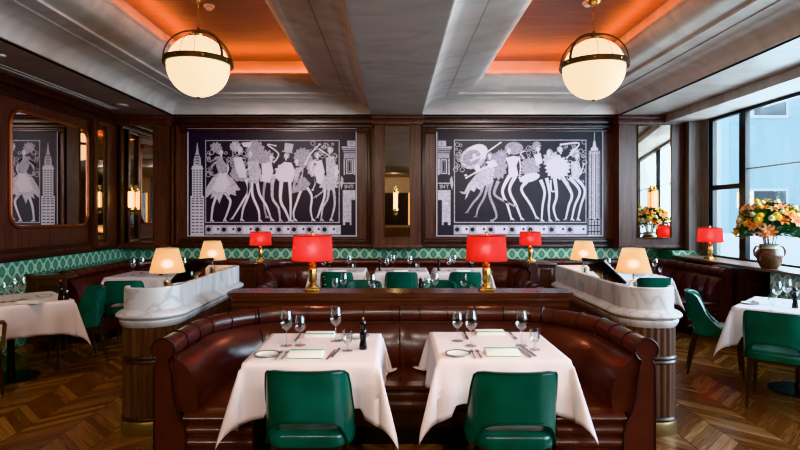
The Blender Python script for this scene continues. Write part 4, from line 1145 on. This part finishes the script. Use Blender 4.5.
def make_salt():
    t = thing('salt_cellar', '', 'salt shaker')
    MB().lathe([(0,0),(.022,0),(.023,.01),(.018,.03),(.02,.06),(.017,.072),(0,.072)], n=16).build('body', M['black'], t)
    MB().lathe([(0,.0725),(.014,.0725),(.015,.085),(.01,.095),(0,.097)], n=16).build('cap', M['steel'], t)
    return t
def make_plate():
    t = thing('side_plate', '', 'plate')
    MB().lathe([(0,.002),(.045,.0),(.05,.003),(.074,.012),(.075,.014),(.05,.007),(.044,.005),(0,.005)], n=36).build('dish', M['china'], t)
    MB().lathe([(.066,.0122),(.0725,.0148),(.0735,.0148),(.067,.0118)], n=36).build('rim_line', M['chinarim'], t)
    return t
def make_napkin():
    t = thing('folded_napkin', '', 'napkin')
    MB().box(-.10,.10,-.055,.055,0,.014,bev=.004).box(-.098,.098,-.05,.05,.0145,.024,bev=.004).build('linen', M['napkin'], t)
    MB().box(-.099,.099,.036,.052,.0245,.0265,bev=.0008).box(-.1012,.1012,-.0565,-.0552,.001,.004).build('stripe', M['napgreen'], t)
    return t
def make_fork():
    t = thing('fork', '', 'cutlery')
    m = MB(); m.tube([(0,-.10,.003),(0,-.05,.004),(0,.03,.005),(0,.045,.004)], [.005,.0035,.0022,.004], 6); m.build('handle', M['steel'], t)
    m = MB(); m.box(-.011,.011,.045,.062,.002,.004,bev=.0008)
    for q in range(4): m.box(-.0105+q*.0062,-.0085+q*.0062,.062,.10,.002,.004)
    m.build('tines', M['steel'], t); return t
def make_knife():
    t = thing('knife', '', 'cutlery')
    m = MB(); m.box(-.006,.006,-.11,-.01,.001,.008,bev=.002); m.build('handle', M['steel'], t)
    m = MB(); m.prism([(-.007,-.01),(.007,-.01),(.010,.05),(.007,.10),(0,.115),(-.006,.10)], .0025, .0045); m.build('blade', M['steel'], t); return t
WB, WS, TU, MI, SA, PL, NA, FO, KN = Kind(make_wine(True)), Kind(make_wine(False)), Kind(make_tumbler()), Kind(make_mill()), Kind(make_salt()), Kind(make_plate()), Kind(make_napkin()), Kind(make_fork()), Kind(make_knife())
def put(K, x, y, lab, grp, rz=0): return K.at((x, y, TZ), rz, lab, grp)
def g(px, py, z=TZ):   # point of a table top seen at photo position
    Y = (H-z)*F/(py-214); return (px-394)*Y/F, Y
GW, GT, GP, GN, GC, GPL = 'wine glasses on the tables', 'water glasses on the tables', 'black pepper mills', 'white napkins with a green stripe', 'cutlery set on the tables', 'side plates'
# front left
put(WB, *g(286.5,346), 'large wine glass, leftmost on the front left table', GW)
put(WS, *g(300,345.5), 'smaller wine glass, second from left on the front left table', GW)
put(WB, *g(336,341), 'large wine glass, third from left on the front left table', GW)
put(TU, *g(347.5,351), 'short water glass near the pepper mill on the front left table', GT)
put(MI, *g(363,349), 'tall black pepper mill on the front left table', GP)
put(PL, *g(267,355.5), 'round side plate at the left of the front left table', GPL)
put(NA, *g(306,356), 'folded napkin nearest the chair on the front left table', GN)
put(NA, *g(320,336), 'folded napkin on the far edge of the front left table', GN, pi)
put(FO, *g(279,355), 'outer fork left of the near napkin on the front left table', GC); put(FO, *g(285,355), 'inner fork left of the near napkin on the front left table', GC)
put(KN, *g(331,355), 'inner knife right of the near napkin on the front left table', GC, -.1); put(KN, *g(336,353), 'outer knife right of the near napkin on the front left table', GC, -.1)
put(FO, *g(344,338), 'fork on the far side of the front left table', GC, pi); put(KN, *g(298,338), 'knife on the far side of the front left table', GC, pi)
put(PL, *g(358,337.5), 'round side plate at the far right corner of front left table', GPL)
# front right
put(WS, *g(457.5,341), 'smaller wine glass, leftmost on the front right table', GW)
put(WB, *g(471,346), 'large wine glass, second from left on the front right table', GW)
put(WB, *g(521.5,346), 'large wine glass, third from left on the front right table', GW)
put(TU, *g(534.5,350), 'short water glass, rightmost on the front right table', GT)
put(PL, *g(458,355), 'round side plate at the left of the front right table', GPL)
put(NA, *g(502,354), 'folded napkin nearest the chair on the front right table', GN)
put(NA, *g(490,334), 'folded napkin on the far edge of the front right table', GN, pi)
put(FO, *g(473,354), 'outer fork left of the near napkin on the front right table', GC); put(FO, *g(479,354), 'inner fork left of the near napkin on the front right table', GC)
put(KN, *g(524,353), 'inner knife right of the near napkin on the front right table', GC, .1); put(KN, *g(529,352), 'outer knife right of the near napkin on the front right table', GC, .12)
put(KN, *g(466,336), 'knife on the far side of the front right table', GC, pi); put(FO, *g(513,336), 'fork on the far side of the front right table', GC, pi)
# second booth tables
def row(tdesc, items):
    cnt = {}
    for K, x, y in items:
        nm = {id(WB):'large wine glass', id(WS):'smaller wine glass', id(TU):'short water glass', id(MI):'black pepper mill', id(SA):'small salt shaker', id(PL):'side plate', id(NA):'folded napkin'}[id(K)]
        cnt.setdefault(nm, []).append((K, x, y))
    grp = {id(WB):GW, id(WS):GW, id(TU):GT, id(MI):GP, id(SA):'small salt shakers', id(PL):GPL, id(NA):GN}
    for nm, l in cnt.items():
        l.sort(key=lambda q: q[1]/q[2]); n = len(l)
        for i, (K, x, y) in enumerate(l):
            pre = nm if n == 1 else ['left', 'right'][i]+' '+nm if n == 2 else ['leftmost', 'second', 'third', 'fourth', 'fifth'][i]+' '+nm+('' if i == 0 else ' from the left')
            put(K, x, y, '%s on %s' % (pre, tdesc), grp[id(K)])
px = lambda p, Y: (p-394)*Y/F
row('the second booth left table', [(WS, px(335,5.42), 5.42), (WB, px(343.5,5.52), 5.52), (WB, px(371.5,5.42), 5.42), (MI, px(324,5.5), 5.5), (NA, px(356,5.66), 5.66), (TU, px(376,5.6), 5.6)])
row('the second booth right table', [(WS, px(427,5.42), 5.42), (WB, px(435,5.52), 5.52), (WB, px(464,5.42), 5.42), (TU, px(473,5.5), 5.5), (MI, px(420.5,5.45), 5.45), (NA, px(446,5.66), 5.66)])
row('the left one of the three back wall tables', [(WS, px(324,7.8), 7.8), (WB, px(330,8.0), 8.0), (WB, px(349,7.85), 7.85), (TU, px(354,7.8), 7.8), (NA, px(339,7.75), 7.75)])
row('the middle one of the three back wall tables', [(MI, px(380,7.85), 7.85), (WS, px(387,7.85), 7.85), (WB, px(393,8.0), 8.0), (WB, px(410,7.85), 7.85), (TU, px(417.5,7.85), 7.85), (NA, px(401,7.75), 7.75)])
row('the right one of the three back wall tables', [(MI, px(438.7,7.85), 7.85), (WS, px(449,7.85), 7.85), (WB, px(454,8.0), 8.0), (WB, px(472,7.85), 7.85), (NA, px(463,7.75), 7.75)])
row('the table at the left edge', [(WS, px(3,5.05), 5.05), (WB, px(13,5.1), 5.1), (WB, px(22,5.2), 5.2), (MI, px(60.5,5.2), 5.2), (SA, px(66.5,5.22), 5.22), (PL, px(44,5.4), 5.4), (NA, px(30,5.0), 5.0)])
row('the left corner table', [(WB, px(133,7.3), 7.3), (WB, px(142,7.55), 7.55), (WB, px(184,7.4), 7.4), (TU, px(191,7.3), 7.3), (PL, px(150,7.3), 7.3), (MI, px(161,7.3), 7.3)])
row('the right corner table', [(WB, px(608,7.4), 7.4), (WB, px(655,7.4), 7.4), (TU, px(661,7.25), 7.25), (TU, px(651,7.3), 7.3), (PL, px(640,7.2), 7.2), (WS, px(602,7.3), 7.3)])
row('the table at the right edge', [(WB, px(777,4.85), 4.85), (WB, px(787,5.0), 5.0), (WS, px(799,5.05), 5.05), (TU, px(772,4.65), 4.65), (MI, px(795,4.75), 4.75), (PL, px(750,4.98), 4.98), (NA, px(766,4.98), 4.98)])

# ------------------------------------------------------------------ flower jug on the sill
JX, JY, JZ = 4.49, 6.48, .93
t = thing('flower_jug', 'brown glazed two handled jug holding flowers on the window sill', 'vase', (JX, JY, JZ)); t.scale = (.83,.83,.78)
MB().lathe([(0,0),(.10,0),(.115,.02),(.15,.10),(.17,.19),(.165,.26),(.13,.31),(.115,.335),(.125,.36),(.14,.37),(.13,.372),(.105,.34),(.12,.31),(.15,.25),(0,.2)], n=40).build('body', M['jug'], t)
MB().lathe([(.1385,.306),(.122,.337),(.131,.36),(.143,.3735),(.1425,.37),(.1295,.358),(.1205,.337),(.1365,.305)], n=40).build('glaze_rim', M['jugpale'], t)
for sx in (-1, 1):
    MB().tube([(sx*.13,0,.33),(sx*.19,0,.34),(sx*.225,0,.28),(sx*.215,0,.20),(sx*.165,0,.15)], [.016,.018,.018,.016,.014], 10).build('handle', M['jug'], t)
rd = random.Random(5)
m = MB()
for i in range(800):
    a = rd.uniform(0, 2*pi); e = rd.uniform(-.55, 1.4); rr = rd.uniform(.13, .285)
    c = Vector((rr*cos(e)*cos(a)*1.08, rr*cos(e)*sin(a)*.8, .50+rr*sin(e)*.92))
    d = (c-Vector((0, 0, .38))).normalized(); s_ = d.cross(Vector((rd.random(), rd.random(), rd.random()))).normalized(); L_f = rd.uniform(.06, .12); wd = rd.uniform(.014, .026)
    mi_ = m.mi(M['leaf'] if rd.random() < .7 else M['leaf2'])
    p0, p1, p2 = c, c+d*L_f*.5+s_*wd+Vector((0,0,-.005)), c+d*L_f+Vector((0,0,-.02)); p3 = c+d*L_f*.5-s_*wd
    m.face([m.bm.verts.new(q) for q in (p0, p1, p2, p3)], mi_)
for i in range(26):
    a = rd.uniform(0, 2*pi); r = rd.uniform(.1, .26); m.tube([(.04*cos(a), .04*sin(a), .22), (.08*cos(a), .07*sin(a), .40), (r*cos(a), r*.8*sin(a), rd.uniform(.55, .78))], .004, 5, m=M['leaf'])
m.build('bouquet_foliage', None, loc=(JX, JY, JZ), smooth=0, recalc=False, label='green leafy stems filling the bouquet in the brown jug', category='foliage', kind='stuff')
def make_mum(mt):
    t = thing('chrysanthemum', '', 'flower'); m = MB()
    for ring in range(5):
        r = .05-.009*ring; z = .006+.011*ring; n = 14-2*ring
        for i in range(n):
            a = 2*pi*(i+.5*(ring % 2))/n; c_, s_ = cos(a), sin(a); w_ = .009
            m.face([m.bm.verts.new(q) for q in ((0, 0, z*.5), (r*.6*c_-w_*s_, r*.6*s_+w_*c_, z+.004), (r*c_, r*s_, z+.012), (r*.6*c_+w_*s_, r*.6*s_-w_*c_, z+.004))])
    m.build('petals', mt, t, smooth=0, recalc=False); MB().ball((0,0,.03), .024, seg=10, rings=6).build('heart', mt, t); return t
def make_lily(mt):
    t = thing('lily', '', 'flower')
    m = MB()
    for i in range(6):
        a = 2*pi*i/6; c_, s_ = cos(a), sin(a); prev = None
        for (r, w_, z) in ((.004,.004,0),(.025,.014,.02),(.05,.016,.034),(.075,.003,.026)):
            pr_ = [m.bm.verts.new((r*c_-w_*s_, r*s_+w_*c_, z)), m.bm.verts.new((r*c_, r*s_, z-.004)), m.bm.verts.new((r*c_+w_*s_, r*s_-w_*c_, z))]
            if prev:
                for j in range(2): m.face([prev[j], prev[j+1], pr_[j+1], pr_[j]])
            prev = pr_
    m.build('petals', mt, t, smooth=60, recalc=False)
    m = MB()
    for i in range(5): m.tube([(0,0,.005),(.008*cos(i*1.26),.008*sin(i*1.26),.045)], .0015, 4)
    m.build('stamens', M['f_or'], t); return t
fl = {'large yellow chrysanthemum in the jug bouquet': Kind(make_mum(M['f_yel'])), 'cream chrysanthemum in the jug bouquet': Kind(make_mum(M['f_cr'])),
      'orange lily in the jug bouquet': Kind(make_lily(M['f_or'])), 'peach lily in the jug bouquet': Kind(make_lily(M['f_pe']))}
fk = list(fl); cam_dir = Vector((-4.5, -6.4, .4)).normalized()
for i in range(96):
    key = fk[(0, 3, 2, 1, 3, 0, 0, 1, 3, 2)[i % 10]]
    a = 2*pi*((i*.618) % 1); e = math.asin(min(1, .05+.95*((i+.5)/96))) if i % 2 else rd.uniform(-.35, .9)
    rr = rd.uniform(.27, .325)
    c = Vector((rr*cos(e)*cos(a)*1.12, rr*cos(e)*sin(a)*.85, .50+rr*sin(e)*.95)); d = (c-Vector((0,0,.36))).normalized()
    o = fl[key].at((JX+c.x, JY+c.y, JZ+c.z), 0, key, key.replace('in', 'flowers in', 1) if 0 else key.split(' in ')[0]+' flowers')
    o.rotation_mode = 'QUATERNION'; o.rotation_quaternion = d.to_track_quat('Z', 'Y'); sc_ = rd.uniform(.75, 1.12); o.scale = (sc_, sc_, sc_)

# ------------------------------------------------------------------ behind the camera (seen in the mirrors)
m = MB()
for x in (-3.6, -1.2, 1.2, 3.6): m.box(x-.35, x+.35, YF+.001, YF+.12, 0, ZC-.002)
m.box(XL, XR-.001, YF+.001, YF+.06, 0, 1.0); struct(m, 'trim_%d' % k, M['wall_wood'], smooth=0); k += 1
for x in (-2.4, 0, 2.4):
    t = thing('back_bar_niche', 'glowing shelf niche at the far end of the room, %s, seen only in mirrors' % {-2.4:'left', 0:'middle', 2.4:'right'}[x], 'niche', (x, YF+.03, 1.1))
    MB().box(-.7,.7,0,.02,0,1.4).build('back_panel', M['black'], t, smooth=0)
    for s_ in (-1, 1): MB().box(s_*.66-.03, s_*.66+.03,.021,.04,0,1.4).build('light_bar', M['rearglow'], t)
for i, x in enumerate((-.25, .36)):
    pass

# ------------------------------------------------------------------ lights
def area(name, loc, rot, sx, sy, e, col, spread=None):
    l = bpy.data.lights.new(name, 'AREA'); l.shape = 'RECTANGLE'; l.size = sx; l.size_y = sy; l.energy = e; l.color = col
    if spread: l.spread = radians(spread)
    o = bpy.data.objects.new(name, l); COL.objects.link(o); o.location = loc; o.rotation_euler = rot; return o
area('daylight', (XR+.9, 3.6, 2.3), (0, radians(80), 0), 2.4, 9.5, 900, (.72,.88,1))
def spot(loc, e, ang=70, col=(1,.80,.62), target=None, blend=.8):  # added spots without fittings, brightening tables, murals, left floor and rear wall
    l = bpy.data.lights.new('fill_spot', 'SPOT'); l.energy = e; l.spot_size = radians(ang); l.spot_blend = blend; l.color = col; l.shadow_soft_size = .03
    o = bpy.data.objects.new('fill_spot', l); COL.objects.link(o); o.location = loc
    if target: o.rotation_euler = (Vector(target)-Vector(loc)).to_track_quat('-Z', 'Y').to_euler()
    return o
spot((-.2, 1.9, 3.1), 75, 80, target=(-.2, 3.5, .7)); spot((.6, 1.9, 3.1), 75, 80, target=(.6, 3.5, .7))
spot((0, -3.2, 3.1), 160, 110, (1,.78,.55), target=(0, -6, 1.8)); spot((-.9, 6.0, 3.1), 45, 90, target=(-.8, 8.3, .9)); spot((.95, 6.0, 3.1), 45, 90, target=(.9, 8.3, .9)); spot((-3.0, 3.6, 3.1), 110, 100, (1,.70,.48), target=(-3.3, 5.6, .3))
for x in (-1.9, 2.0): spot((x, 6.3, 3.1), 130, 85, (1,.86,.8), target=(x, 9, 1.9))
for x in (-2.6, -.9, .9, 2.6): spot((x, -.9, 3.1), 120, 125, (1,.86,.76), target=(x*.6, 3.6, .9), blend=1)
W = bpy.data.worlds.new('sky'); S.world = W; W.use_nodes = True
bg = W.node_tree.nodes['Background']; bg.inputs[0].default_value = (.78,.90,1,1); bg.inputs[1].default_value = 5
S.view_settings.view_transform = 'Khronos PBR Neutral'; S.view_settings.exposure = .12
S.cycles.use_denoising = True; S.cycles.max_bounces = 8; S.cycles.transparent_max_bounces = 24; S.cycles.sample_clamp_indirect = 6
S.cycles.caustics_reflective = False; S.cycles.caustics_refractive = False
